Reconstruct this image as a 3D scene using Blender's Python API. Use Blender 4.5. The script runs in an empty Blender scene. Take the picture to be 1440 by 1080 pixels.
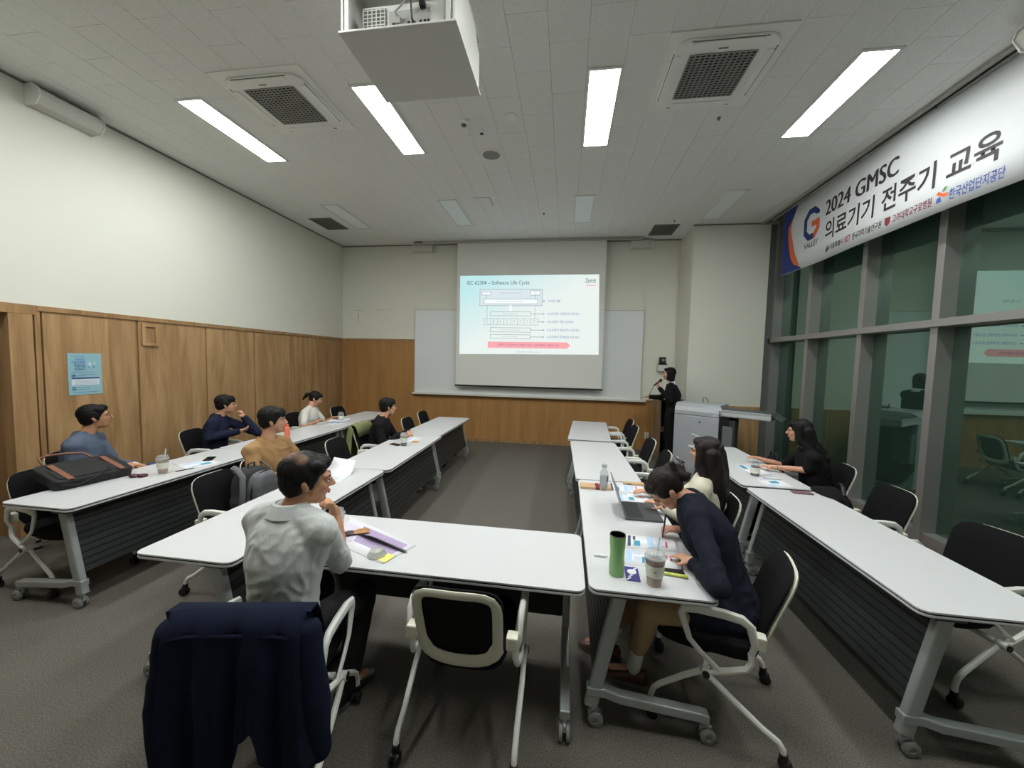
import bpy, bmesh, math, random
from math import sin, cos, pi, radians as rad, sqrt, atan2
from mathutils import Vector as V, Matrix, noise
random.seed(7)
SC = bpy.context.scene
COL = SC.collection

# ------------------------------------------------------------ camera, world, exposure
PITCH, YAW, ROLL, CAM_H = -0.0616, -0.1410, 0.0229, 1.7508
cam_d = bpy.data.cameras.new('camera'); cam = bpy.data.objects.new('camera', cam_d); COL.objects.link(cam)
cam_d.sensor_fit = 'HORIZONTAL'; cam_d.sensor_width = 36.0; cam_d.lens = 530.18 / 1440 * 36
cam_d.clip_start = 0.02
fw = V((sin(YAW) * cos(PITCH), cos(YAW) * cos(PITCH), sin(PITCH)))
r0 = V((cos(YAW), -sin(YAW), 0)); u0 = r0.cross(fw)
rr = r0 * cos(ROLL) + u0 * sin(ROLL); uu = -r0 * sin(ROLL) + u0 * cos(ROLL)
M = Matrix((rr, uu, -fw)).transposed().to_4x4(); M.translation = (0, 0, CAM_H)
cam.matrix_world = M
SC.camera = cam
w = bpy.data.worlds.new('world'); SC.world = w; w.use_nodes = True
w.node_tree.nodes['Background'].inputs[0].default_value = (0.018, 0.026, 0.026, 1)
w.node_tree.nodes['Background'].inputs[1].default_value = 1.0
SC.view_settings.view_transform = 'Standard'; SC.view_settings.look = 'None'
SC.view_settings.gamma = 1; SC.view_settings.use_curve_mapping = False
SC.view_settings.exposure = 0.15
try: SC.cycles.use_denoising = True
except Exception: pass
LAMP = 42.0        # radiance of the lit ceiling lamps

H, XL, FY, WT, XR = 4.1965, -4.99, 7.91, 2.14, 3.25

# ------------------------------------------------------------ materials
def lin(c):
    return tuple((x / 255 / 12.92 if x / 255 <= .04045 else ((x / 255 + .055) / 1.055) ** 2.4) for x in c)
_mats = {}
def mat(name, rgb, rough=.5, metal=0, var=0, vscale=20, bump=0, bscale=100, stretch=(1, 1, 1), spec=.5, rgb2=None, emis=None, coat=0, space='Object'):
    if name in _mats: return _mats[name]
    m = bpy.data.materials.new(name); m.use_nodes = True; nt = m.node_tree; b = nt.nodes['Principled BSDF']
    c = lin(rgb)
    b.inputs['Base Color'].default_value = (*c, 1); b.inputs['Roughness'].default_value = rough
    b.inputs['Metallic'].default_value = metal; b.inputs['Specular IOR Level'].default_value = spec
    if coat: b.inputs['Coat Weight'].default_value = coat
    if var or bump:
        tc = nt.nodes.new('ShaderNodeTexCoord'); mp = nt.nodes.new('ShaderNodeMapping'); mp.inputs['Scale'].default_value = stretch
        nt.links.new(tc.outputs[space], mp.inputs[0])
    if var:
        n = nt.nodes.new('ShaderNodeTexNoise'); n.inputs['Scale'].default_value = vscale; n.inputs['Detail'].default_value = 5
        nt.links.new(mp.outputs[0], n.inputs['Vector'])
        r = nt.nodes.new('ShaderNodeValToRGB'); r.color_ramp.elements[0].position = .3; r.color_ramp.elements[1].position = .7
        c2 = lin(rgb2) if rgb2 else tuple(x * (1 - var) for x in c)
        r.color_ramp.elements[0].color = (*c2, 1); r.color_ramp.elements[1].color = (*c, 1)
        nt.links.new(n.outputs[0], r.inputs[0]); nt.links.new(r.outputs[0], b.inputs['Base Color'])
    if bump:
        n = nt.nodes.new('ShaderNodeTexNoise'); n.inputs['Scale'].default_value = bscale; n.inputs['Detail'].default_value = 3
        nt.links.new(mp.outputs[0], n.inputs['Vector'])
        bp = nt.nodes.new('ShaderNodeBump'); bp.inputs['Strength'].default_value = bump; bp.inputs['Distance'].default_value = .004
        nt.links.new(n.outputs[0], bp.inputs['Height']); nt.links.new(bp.outputs[0], b.inputs['Normal'])
    if emis:
        b.inputs['Emission Color'].default_value = (*lin(emis[0]), 1); b.inputs['Emission Strength'].default_value = emis[1]
    _mats[name] = m
    return m
def emit(name, rgb, strength, lindirect=False):
    if name in _mats: return _mats[name]
    m = bpy.data.materials.new(name); m.use_nodes = True; nt = m.node_tree; nt.nodes.clear()
    o = nt.nodes.new('ShaderNodeOutputMaterial'); e = nt.nodes.new('ShaderNodeEmission')
    e.inputs[0].default_value = (*lin(rgb), 1); e.inputs[1].default_value = strength
    nt.links.new(e.outputs[0], o.inputs[0]); _mats[name] = m
    return m
def wood(name, a, b_, sc=1.0, vert='Z'):
    m = bpy.data.materials.new(name); m.use_nodes = True; nt = m.node_tree; b = nt.nodes['Principled BSDF']
    b.inputs['Roughness'].default_value = .45; b.inputs['Specular IOR Level'].default_value = .3
    tc = nt.nodes.new('ShaderNodeTexCoord'); mp = nt.nodes.new('ShaderNodeMapping')
    mp.inputs['Scale'].default_value = (7 * sc, 7 * sc, .7 * sc)
    nt.links.new(tc.outputs['Object'], mp.inputs[0])
    n = nt.nodes.new('ShaderNodeTexNoise'); n.inputs['Scale'].default_value = 1.2; n.inputs['Detail'].default_value = 8; n.inputs['Distortion'].default_value = .6
    nt.links.new(mp.outputs[0], n.inputs['Vector'])
    mp2 = nt.nodes.new('ShaderNodeMapping'); mp2.inputs['Scale'].default_value = (60 * sc, 60 * sc, 2.0 * sc)
    nt.links.new(tc.outputs['Object'], mp2.inputs[0])
    n2 = nt.nodes.new('ShaderNodeTexNoise'); n2.inputs['Scale'].default_value = 2; n2.inputs['Detail'].default_value = 4
    nt.links.new(mp2.outputs[0], n2.inputs['Vector'])
    mx = nt.nodes.new('ShaderNodeMath'); mx.operation = 'MULTIPLY_ADD'; mx.inputs[1].default_value = .35
    nt.links.new(n2.outputs[0], mx.inputs[0]); nt.links.new(n.outputs[0], mx.inputs[2])
    r = nt.nodes.new('ShaderNodeValToRGB'); r.color_ramp.elements[0].position = .48; r.color_ramp.elements[1].position = .85
    r.color_ramp.elements[0].color = (*lin(b_), 1); r.color_ramp.elements[1].color = (*lin(a), 1)
    nt.links.new(mx.outputs[0], r.inputs[0]); nt.links.new(r.outputs[0], b.inputs['Base Color'])
    _mats[name] = m
    return m

# ------------------------------------------------------------ mesh builder
class MB:
    def __init__(s): s.v = []; s.f = []
    def add(s, vs, fs):
        o = len(s.v); s.v += [V(p) for p in vs]; s.f += [tuple(i + o for i in f) for f in fs]; return s
    def box(s, c, d, m=None):
        c = V(c); x, y, z = d[0] / 2, d[1] / 2, d[2] / 2
        P = [V((a * x, b * y, e * z)) for e in (-1, 1) for a, b in ((-1, -1), (1, -1), (1, 1), (-1, 1))]
        if m is not None: P = [m @ p for p in P]
        return s.add([c + p for p in P], [(3, 2, 1, 0), (4, 5, 6, 7), (0, 1, 5, 4), (1, 2, 6, 5), (2, 3, 7, 6), (3, 0, 4, 7)])
    def bbox(s, a, b):
        return s.box([(a[i] + b[i]) / 2 for i in range(3)], [abs(b[i] - a[i]) for i in range(3)])
    def prism(s, pts, axis, a, b):
        # pts 2D polygon; axis 0: (y,z), 1: (x,z), 2: (x,y)
        def P(p, t): return {0: (t, p[0], p[1]), 1: (p[0], t, p[1]), 2: (p[0], p[1], t)}[axis]
        n = len(pts)
        ar = sum(pts[i][0] * pts[(i + 1) % n][1] - pts[(i + 1) % n][0] * pts[i][1] for i in range(n))
        if (ar < 0) != (axis == 1): pts = pts[::-1]
        if a > b: a, b = b, a
        return s.add([P(p, a) for p in pts] + [P(p, b) for p in pts],
                     [tuple(range(n))[::-1], tuple(range(n, 2 * n))] + [(i, (i + 1) % n, (i + 1) % n + n, i + n) for i in range(n)])
    def tube(s, path, r, n=8, closed=False, flat=None, cap=True):
        # r: number or list; flat=(a,b) elliptical radii scale along frame axes
        path = [V(p) for p in path]; N = len(path)
        rs = r if isinstance(r, (list, tuple)) else [r] * N
        tang = []
        for i in range(N):
            if closed: t = path[(i + 1) % N] - path[i - 1]
            else: t = path[min(i + 1, N - 1)] - path[max(i - 1, 0)]
            tang.append(t.normalized() if t.length > 1e-9 else V((0, 0, 1)))
        up = V((0, 0, 1)) if abs(tang[0].z) < .9 else V((1, 0, 0))
        x = tang[0].cross(up).normalized(); rings = []
        for i in range(N):
            t = tang[i]; x = (x - t * x.dot(t)).normalized(); y = t.cross(x)
            fa, fb = flat or (1, 1)
            rings.append([path[i] + (x * cos(2 * pi * k / n) * fa + y * sin(2 * pi * k / n) * fb) * rs[i] for k in range(n)])
        vs = [p for q in rings for p in q]; fs = []
        for i in range(N if closed else N - 1):
            j = (i + 1) % N
            for k in range(n): fs.append((i * n + k, i * n + (k + 1) % n, j * n + (k + 1) % n, j * n + k))
        if not closed and cap: fs += [tuple(range(n))[::-1], tuple(range((N - 1) * n, N * n))]
        return s.add(vs, fs)
    def cyl(s, a, b, r, n=16, r2=None): return s.tube([a, b], [r, r if r2 is None else r2], n)
    def lathe(s, c, prof, n=20, m=None):
        c = V(c); vs = []; fs = []
        for (r, z) in prof:
            for k in range(n):
                p = V((r * cos(2 * pi * k / n), r * sin(2 * pi * k / n), z))
                vs.append(c + (m @ p if m is not None else p))
        for i in range(len(prof) - 1):
            for k in range(n): fs.append((i * n + k, i * n + (k + 1) % n, (i + 1) * n + (k + 1) % n, (i + 1) * n + k))
        if prof[0][0] > 1e-6: fs.append(tuple(range(n))[::-1])
        if prof[-1][0] > 1e-6: fs.append(tuple(range((len(prof) - 1) * n, len(prof) * n)))
        return s.add(vs, fs)
    def cap(s, a, b, ra, rb, n=12):
        a = V(a); b = V(b); t = (b - a)
        if t.length < 1e-6: t = V((0, 0, 1e-4))
        d = t.normalized(); P = []; R = []
        for k in range(0, 5): an = -pi / 2 + k * pi / 8; P.append(a + d * ra * sin(an)); R.append(max(ra * cos(an), ra * .03))
        for k in range(0, 5): an = k * pi / 8; P.append(b + d * rb * sin(an)); R.append(max(rb * cos(an), rb * .03))
        up = V((0, 0, 1)) if abs(d.z) < .9 else V((1, 0, 0)); x = d.cross(up).normalized(); y = d.cross(x) * -1
        y = d.cross(x)
        vs = [P[i] + (x * cos(2 * pi * k / n) + y * sin(2 * pi * k / n)) * R[i] for i in range(10) for k in range(n)]
        fs = [(i * n + k, i * n + (k + 1) % n, (i + 1) * n + (k + 1) % n, (i + 1) * n + k) for i in range(9) for k in range(n)]
        fs += [tuple(range(n))[::-1], tuple(range(9 * n, 10 * n))]
        return s.add(vs, fs)
    def ell(s, c, r, m=None, n=16, k=10):
        c = V(c); vs = []; fs = []
        for i in range(1, k):
            a = -pi / 2 + pi * i / k
            for j in range(n):
                p = V((r[0] * cos(a) * cos(2 * pi * j / n), r[1] * cos(a) * sin(2 * pi * j / n), r[2] * sin(a)))
                vs.append(c + (m @ p if m is not None else p))
        for sgn in (-1, 1):
            p = V((0, 0, r[2] * sgn)); vs.append(c + (m @ p if m is not None else p))
        for i in range(k - 2):
            for j in range(n): fs.append((i * n + j, i * n + (j + 1) % n, (i + 1) * n + (j + 1) % n, (i + 1) * n + j))
        S = (k - 1) * n; N_ = S + 1
        for j in range(n):
            fs.append((S, (j + 1) % n, j)); fs.append((N_, (k - 2) * n + j, (k - 2) * n + (j + 1) % n))
        return s.add(vs, fs)
    def rings(s, rl, cap=True):
        n = len(rl[0]); vs = [p for q in rl for p in q]; fs = []
        for i in range(len(rl) - 1):
            for k in range(n): fs.append((i * n + k, i * n + (k + 1) % n, (i + 1) * n + (k + 1) % n, (i + 1) * n + k))
        if cap: fs += [tuple(range(n))[::-1], tuple(range((len(rl) - 1) * n, len(rl) * n))]
        return s.add(vs, fs)
    def mesh(s, name, smooth=True, origin=None, ang=40):
        me = bpy.data.meshes.new(name)
        o = V(origin) if origin is not None else V((0, 0, 0))
        me.from_pydata([tuple(p - o) for p in s.v], [], s.f); me.update()
        if smooth:
            me.polygons.foreach_set('use_smooth', [True] * len(me.polygons))
            try: me.set_sharp_from_angle(angle=rad(ang))
            except Exception: pass
        return me
    def build(s, name, m, parent=None, smooth=True, origin=None, bevel=0, ang=40):
        me = s.mesh(name, smooth, origin, ang); return link(name, me, m, parent, bevel, origin if parent is None else None)

def link(name, me, m, parent=None, bevel=0, loc=None):
    if m: me.materials.append(m)
    o = bpy.data.objects.new(name, me); COL.objects.link(o); o.parent = parent
    if loc is not None: o.location = loc
    if bevel:
        b = o.modifiers.new('bevel', 'BEVEL'); b.width = bevel; b.segments = 2; b.limit_method = 'ANGLE'; b.angle_limit = rad(50)
    return o
def thing(name, label, cat, loc=(0, 0, 0), rz=0, group=None):
    o = bpy.data.objects.new(name, None); COL.objects.link(o); o.empty_display_size = .1
    o.location = loc; o.rotation_euler = (0, 0, rz); o['label'] = label; o['category'] = cat
    if group: o['group'] = group
    return o
def tag(o, label, cat, group=None):
    o['label'] = label; o['category'] = cat
    if group: o['group'] = group
    return o
def struct(o): o['kind'] = 'structure'; return o
def copy_tree(o, parent=None):
    c = o.copy(); COL.objects.link(c); c.parent = parent
    for ch in o.children: copy_tree(ch, c)
    return c
def dup(o, loc, rz, label, group=None):
    c = copy_tree(o); c.location = loc; c.rotation_euler = (0, 0, rz); c['label'] = label
    if group: c['group'] = group
    return c
def rrect(w_, h_, r, n=5, cx=0, cy=0):
    pts = []
    for qx, qy, a0 in ((1, 1, 0), (-1, 1, 90), (-1, -1, 180), (1, -1, 270)):
        for k in range(n + 1):
            a = rad(a0 + 90 * k / n); pts.append((cx + qx * (w_ / 2 - r) + r * cos(a), cy + qy * (h_ / 2 - r) + r * sin(a)))
    return pts
_fc = {}
_pending = []
def text(s, name, body, h, org, right, up, m, parent=None, align='LEFT', bold=0, width=None, off=.0015, fn=None, shear=0, sub=None):
    """flat lettering turned into a mesh by flush_text(): cap height about h, baseline start at org"""
    c = bpy.data.curves.new('lettering', 'FONT'); c.body = body; c.align_x = align; c.size = h / .72; c.offset = bold * h; c.shear = shear
    c.resolution_u = 3
    t = bpy.data.objects.new('tmp_text', c)
    me = bpy.data.meshes.new('lettering'); o = link('lettering', me, m, parent)
    _pending.append((t, o, org, right, up, width, off, fn, align, sub, m)); return o
def flush_text():
    for p in _pending: COL.objects.link(p[0])
    dg = bpy.context.evaluated_depsgraph_get()
    for (t, o, org, right, up, width, off, fn, align, sub, m) in _pending:
        me = bpy.data.meshes.new_from_object(t.evaluated_get(dg)); me.materials.clear(); me.materials.append(m)
        r_ = V(right).normalized(); u_ = V(up).normalized(); nrm = r_.cross(u_); og = V(org)
        xs = [v.co.x for v in me.vertices] or [0]
        sx = width / (max(xs) - min(xs)) if width else 1
        x0 = min(xs) if align == 'LEFT' else 0
        for v in me.vertices:
            p = og + r_ * ((v.co.x - x0) * sx) + u_ * v.co.y + nrm * off
            if fn: p = fn(p)
            v.co = p - sub if sub else p
        o.data = me
    for p in _pending: bpy.data.objects.remove(p[0])
    _pending.clear()

# shared materials
PLASTER = mat('cream_plaster', (222, 223, 211), .9, bump=.15, bscale=160)
TILE = mat('ceiling_tile', (242, 243, 240), .95, var=.22, vscale=160, bump=.3, bscale=220, rgb2=(222, 223, 219))
CARPET = mat('carpet', (122, 118, 110), 1.0, var=.45, vscale=150, bump=.9, bscale=220, rgb2=(80, 77, 71), spec=.1)
WOOD = wood('oak_panel', (188, 153, 110), (149, 116, 78))
WOOD_D = wood('oak_trim', (172, 138, 98), (138, 106, 70), 1.4)
DARK = mat('shadow_black', (18, 18, 18), .9)
WHITE = mat('table_laminate', (206, 208, 210), .28, var=.02, vscale=300)
PLAST_W = mat('white_plastic', (226, 228, 222), .4)
CREAM = mat('cream_plastic', (214, 213, 196), .45)
GREYM = mat('grey_metal', (165, 170, 170), .4, metal=.25)
SILVER = mat('silver_paint', (178, 184, 190), .35, metal=.35)
BEAM = mat('beam_grey', (92, 96, 96), .5, metal=.3)
SLATM = mat('modesty_slat', (44, 47, 47), .55, metal=.1)
BLACKF = mat('black_mesh_fabric', (26, 26, 28), .95, var=.3, vscale=500, bump=.5, bscale=700, spec=.15)
RUBBER = mat('caster_rubber', (128, 130, 128), .55)
BLACKP = mat('black_plastic', (16, 16, 17), .45)
ALU = mat('window_aluminium', (158, 155, 152), .42, metal=.55)
CREAMW = mat('speaker_cream', (205, 204, 196), .6, bump=.3, bscale=400)

# ------------------------------------------------------------ room shell
def floor_():
    struct(MB().bbox((-6.6, -3.2, -.1), (4.2, FY + .1, 0)).build('floor', CARPET, smooth=False))
floor_()
ceil = struct(MB().bbox((XL - .1, -3.2, H + .012), (XR, FY + .1, H + .12)).build('ceiling', mat('ceiling_slab', (150, 150, 146), .95), smooth=False))
struct(MB().bbox((-6.6, -3.3, 0), (4.2, -3.2, H + .1)).build('wall_back', PLASTER, smooth=False))
struct(MB().bbox((XL - .1, FY, 0), (2.16, FY + .1, H + .02)).build('wall_front', PLASTER, smooth=False))
# left wall: plaster above, doorway recess at y 1.3..2.75
wl = struct(MB().bbox((XL - .1, -3.2, WT + .03), (XL, FY, H + .02)).build('wall_left', PLASTER, smooth=False))
struct(MB().bbox((XL - .1, 2.93, 0), (XL - .03, FY, WT + .03)).build('wall_left_lower', DARK, smooth=False))
struct(MB().bbox((XL - .1, -3.2, 0), (XL - .03, 1.2, WT + .03)).build('wall_left_rear', WOOD, smooth=False))
# pilaster by the window
pil = struct(MB().bbox((2.15, 7.13, 0), (3.39, FY + .1, H + .02)).build('wall_right_pilaster', PLASTER, smooth=False))
MB().bbox((2.155, 7.112, .08), (2.78, 7.13, 1.04)).build('wood_panel', WOOD, pil, False, bevel=.002)
MB().bbox((2.785, 7.112, .08), (3.385, 7.13, 1.04)).build('wood_panel', WOOD, pil, False, bevel=.002)
MB().bbox((2.14, 7.105, 0), (3.39, 7.13, .08)).build('base_strip', WOOD_D, pil, False)
# left wall wainscot panels (each a piece)
ys = [2.96, 3.78, 4.63, 5.46, 6.28, 7.1, FY - .01]
for i in range(len(ys) - 1):
    a, b = ys[i], ys[i + 1]
    MB().bbox((XL - .03, a + .012, .09), (XL, b - .012, WT - .02)).build('wood_panel', WOOD, wl, False, bevel=.003)
for a in ys[1:-1]:
    MB().bbox((XL - .03, a - .008, .09), (XL - .012, a + .008, WT - .02)).build('joint_strip', WOOD_D, wl, False)
t = struct(MB().bbox((XL - .04, 2.93, WT - .02), (XL + .014, FY, WT + .03)).build('trim_1', WOOD_D, smooth=False, bevel=.003))
struct(MB().bbox((XL - .03, 2.96, 0), (XL + .01, FY, .09)).build('baseboard_left', WOOD_D, smooth=False))
struct(MB().bbox((XL + .01, FY - .03, 0), (2.15, FY - .002, .06)).build('baseboard_front', WOOD_D, smooth=False))
# doorway frame and the recessed door
dr = struct(MB().bbox((XL - .62, 1.2, 0), (XL - .56, 2.95, 2.08)).build('door_1', wood('door_wood', (150, 112, 68), (112, 80, 46)), smooth=False))
MB().bbox((XL - .56, 1.9, 0), (XL - .545, 1.92, 2.05)).build('door_gap', DARK, dr, False)
MB().bbox((XL - .56, 2.02, .98), (XL - .5, 2.05, 1.2)).build('handle', GREYM, dr, False, bevel=.004)
tr = struct(MB().bbox((XL - .64, 2.74, 0), (XL - .1, 2.86, 2.08)).build('trim_2', WOOD_D, smooth=False))
struct(MB().bbox((XL - .1, 2.74, 0), (XL + .012, 2.9, 2.08)).build('trim_3', WOOD, smooth=False, bevel=.003))
struct(MB().bbox((XL - .1, 2.915, 0), (XL + .006, 2.955, 2.12)).build('trim_4', WOOD_D, smooth=False, bevel=.003))
struct(MB().bbox((XL - .64, 1.2, 2.08), (XL + .014, 2.93, WT + .03)).build('trim_5', WOOD_D, smooth=False, bevel=.003))
# ceiling edge shadow-gap trims
EDGE = mat('edge_trim', (120, 122, 112), .6)
struct(MB().bbox((XL, -3.2, H - .02), (XL + .015, FY, H - .002)).build('trim_6', EDGE, smooth=False))
struct(MB().bbox((XL, FY - .015, H - .02), (2.15, FY, H - .002)).build('trim_7', EDGE, smooth=False))
struct(MB().bbox((2.13, 7.115, H - .02), (3.3, 7.13, H - .002)).build('trim_8', EDGE, smooth=False))
# front wall wainscot: fine vertical ribs
wf = bpy.data.objects['wall_front']
def ribs(x0, x1, z1):
    b = MB(); x = x0; 
    b.bbox((x0, FY - .012, .06), (x1, FY - .001, z1))
    while x < x1 - .012:
        b.bbox((x, FY - .024, .06), (x + .019, FY - .011, z1)); x += .032
    o = b.build('ribbed_panel', wood('rib_wood', (190, 146, 92), (170, 126, 76), .8) if 'rib_wood' not in _mats else _mats['rib_wood'], wf, False); o['kind'] = 'stuff'
ribs(XL, -3.27, WT - .02); ribs(-3.27, 2.15, .98)
struct(MB().bbox((XL, FY - .035, WT - .02), (-3.27, FY, WT + .03)).build('trim_9', WOOD_D, smooth=False))
struct(MB().bbox((1.58, FY - .035, .98), (2.15, FY, 1.02)).build('trim_10', WOOD_D, smooth=False))
# faint marks left on the front wall plaster
for (a, b, c, d) in ((-4.70, -4.5, 2.79, 2.796), (-4.20, -4.05, 2.80, 2.806), (-3.92, -3.85, 2.80, 2.808), (-4.62, -4.612, 2.55, 2.74)):
    MB().bbox((a, FY - .003, c), (b, FY, d)).build('scuff_mark', mat('scuff', (150, 146, 128), .9), wf, False)

# ceiling tiles: 0.3 x 0.55, half-offset rows, each a piece
tile_me = MB().prism(rrect(.2973, .5473, .001, 1), 2, H, H + .011).mesh('ceiling_tile', False)
tile_me.materials.append(TILE)
LP = [(-3.807, 3.315), (-1.998, 3.322), (.123, 3.365), (2.194, 3.406)]
n_t = 0; rest = MB()
cols = int((XR - XL) / .3) + 2
for c in range(cols):
    x = -.205 - .3 * 16 + .3 * c + .15 + .0
    if x < XL - .14: continue
    wcut = None
    y = (1.96 if c % 2 else 1.96 + .275)
    if x - .15 < XL or x + .15 > XR: wcut = (max(x - .15, XL), min(x + .15, XR))
    k = 0
    while y < FY + .2:
        y0, y1 = y - .275, min(y + .275, FY)
        if y1 - y0 > .03 and (wcut is None or wcut[1] - wcut[0] > .02):
            if wcut is None and y1 == y + .275 and n_t < 296:
                o = bpy.data.objects.new('ceiling_tile', tile_me); COL.objects.link(o); o.parent = ceil; o.location = (x, y, 0); n_t += 1
                pass
            else:
                a, b = wcut or (x - .15, x + .15)
                rest.bbox((a + .0008, y0 + .0008, H), (b - .0008, y1 - .0008, H + .011))
        y += .55
rest.bbox((XL, -3.2, H), (XR, 1.68, H + .011))
o = rest.build('edge_tiles', TILE, ceil, False); o['kind'] = 'stuff'

# ------------------------------------------------------------ curtain wall on the right
GX, FX = 3.64, 3.50
gm = bpy.data.materials.new('tinted_glass'); gm.use_nodes = True; nt = gm.node_tree; nt.nodes.clear()
o_ = nt.nodes.new('ShaderNodeOutputMaterial'); tr_ = nt.nodes.new('ShaderNodeBsdfTransparent'); gl = nt.nodes.new('ShaderNodeBsdfGlossy'); mx = nt.nodes.new('ShaderNodeMixShader')
tr_.inputs[0].default_value = (.25, .42, .34, 1); gl.inputs[0].default_value = (.58, .80, .70, 1); gl.inputs['Roughness'].default_value = .012
lw = nt.nodes.new('ShaderNodeLayerWeight'); lw.inputs[0].default_value = .32
mr = nt.nodes.new('ShaderNodeMapRange'); mr.inputs[3].default_value = .31; mr.inputs[4].default_value = .8
nt.links.new(lw.outputs['Fresnel'], mr.inputs[0]); nt.links.new(mr.outputs[0], mx.inputs[0])
df = nt.nodes.new('ShaderNodeBsdfDiffuse'); df.inputs[0].default_value = (*lin((72, 102, 88)), 1); m2 = nt.nodes.new('ShaderNodeMixShader'); m2.inputs[0].default_value = .36
nt.links.new(tr_.outputs[0], m2.inputs[1]); nt.links.new(df.outputs[0], m2.inputs[2]); nt.links.new(m2.outputs[0], mx.inputs[1]); nt.links.new(gl.outputs[0], mx.inputs[2]); nt.links.new(mx.outputs[0], o_.inputs[0])
cw = struct(bpy.data.objects.new('window_1', None)); COL.objects.link(cw)
fy = [7.15, 6.16, 5.145, 4.20, 3.22, 2.24, 1.26, .28, -.7, -1.68, -2.66]
for y in fy:
    MB().bbox((FX, y - .038, 0), (GX + .06, y + .038, H + .12)).build('mullion', ALU, cw, False, bevel=.002)
MB().bbox((3.46, -3.2, 2.165), (GX + .05, 7.16, 2.238)).build('transom', ALU, cw, False, bevel=.002)
MB().bbox((3.46, 7.112, 2.165), (FX, 7.32, 2.238)).build('transom_end', ALU, cw, False)
MB().bbox((FX + .02, -3.2, 0), (GX + .05, 7.9, .15)).build('sill', ALU, cw, False, bevel=.002)
MB().bbox((FX + .01, -3.2, H - .02), (GX + .05, 7.9, H + .12)).build('head_rail', ALU, cw, False)
for i in range(len(fy) - 1):
    for z0, z1 in ((.15, 2.165), (2.238, H)):
        MB().bbox((GX, fy[i + 1] + .038, z0), (GX + .012, fy[i] - .038, z1)).build('pane', gm, cw, False)
MB().bbox((GX, 7.188, .15), (GX + .012, 7.9, H)).build('pane', gm, cw, False)
struct(MB().bbox((3.39, 7.16, 0), (3.50, 7.9, H)).build('trim_11', mat('frame_return', (96, 102, 100), .6), smooth=False))
struct(MB().bbox((3.30, -3.2, 0), (3.47, 7.1, .035)).build('baseboard_right', mat('brown_strip', (126, 108, 92), .6), smooth=False))
# blind recess above the window, with its track
struct(MB().bbox((XR, -3.2, H + .35), (4.2, FY + .1, H + .4)).build('ceiling_recess', DARK, smooth=False))
struct(MB().bbox((XR - .03, -3.2, H - .03), (XR + .012, 7.13, H + .36)).build('trim_12', mat('recess_trim', (176, 176, 168), .6), smooth=False))
struct(MB().bbox((XR + .012, 7.112, H - .03), (3.5, 7.13, H + .36)).build('trim_13', mat('recess_trim', (176, 176, 168), .6), smooth=False))
bt = thing('blind_track', 'grey roller blind tubes along the ceiling edge above the windows', 'blind', (XR + .06, 4.5, H - .03))
ALU2 = mat('track_aluminium', (150, 150, 146), .4, metal=.5)
yy = 6.9
for L in (.93, .93, .93, .93, .93):
    MB().cyl((0, yy - 4.5, .0), (0, yy - L + .02 - 4.5, .0), .022, 10).build('roller', ALU2, bt)
    yy -= L
MB().bbox((-.035, -2.4, .03), (.02, 2.4, .05)).build('rail', ALU2, bt, False)
struct(MB().bbox((4.15, -3.2, 0), (4.2, FY + .1, H + .4)).build('wall_outside', mat('outside_dark', (34, 44, 42), .9), smooth=False))

# ------------------------------------------------------------ banner
BX = 3.30
def bfn(p):
    s = (6.56 - p.y)
    return V((p.x + .012 * sin(s * 2.3) + .006 * sin(s * 5.1 + p.z * 3) + .01 * (4.15 - p.z) * sin(s * 1.3 + 1), p.y, p.z))
BANM = mat('banner_white', (208, 212, 214), .55)
ban = thing('hanging_banner', 'long white printed banner with blue end hanging across the top of the windows', 'banner', (BX, 4.4, 3.66))
y0, y1, zb, zt = 6.56, 2.2, 3.175, 4.145
def sheet(name, m, ya, yb, za, zb_, off, n=60, k=4, poly=None):
    b = MB(); vs = []
    for i in range(n + 1):
        for j in range(k + 1):
            vs.append(bfn(V((BX - off, ya + (yb - ya) * i / n, za + (zb_ - za) * j / k))))
    fs = [(i * (k + 1) + j, i * (k + 1) + j + 1, (i + 1) * (k + 1) + j + 1, (i + 1) * (k + 1) + j) for i in range(n) for j in range(k)]
    b.add(vs, fs); return b
b = sheet('cloth', BANM, y0, y1, zb, zt, 0)
o = b.build('cloth', BANM, ban, True, origin=(BX, 4.4, 3.66)); sd = o.modifiers.new('s', 'SOLIDIFY'); sd.thickness = .002; sd.offset = 0
def bpoly(name, pts, m, off=.003, sub=0):
    # flat print on the banner: polygon in (y, z)
    me = bpy.data.meshes.new(name); bm = bmesh.new()
    vs = [bm.verts.new((0, p[0], p[1])) for p in pts]; f = bm.faces.new(vs); bm.normal_update()
    bmesh.ops.triangulate(bm, faces=[f]); bmesh.ops.subdivide_edges(bm, edges=bm.edges[:], cuts=2, use_grid_fill=True)
    for v in bm.verts: v.co = bfn(V((BX - off, v.co.y, v.co.z))) - V((BX, 4.4, 3.66))
    bm.normal_update(); bm.to_mesh(me); bm.free()
    return link(name, me, m, ban)
NAVY = mat('print_navy', (30, 50, 118), .6); ORG = mat('print_orange', (214, 100, 56), .6); INK = mat('print_ink', (52, 48, 52), .6)
bpoly('printed_shape', [(6.555, 4.14), (6.235, 4.142), (6.34, 3.96), (6.41, 3.83), (6.37, 3.60), (6.30, 3.42), (6.22, 3.28), (6.06, 3.18), (6.555, 3.18)], NAVY)
bpoly('printed_shape', [(6.335, 3.97), (6.43, 3.86), (6.42, 3.74), (6.385, 3.56), (6.33, 3.38), (6.24, 3.27), (6.12, 3.22), (6.24, 3.44), (6.335, 3.70), (6.37, 3.82)], ORG, .005)
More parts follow.
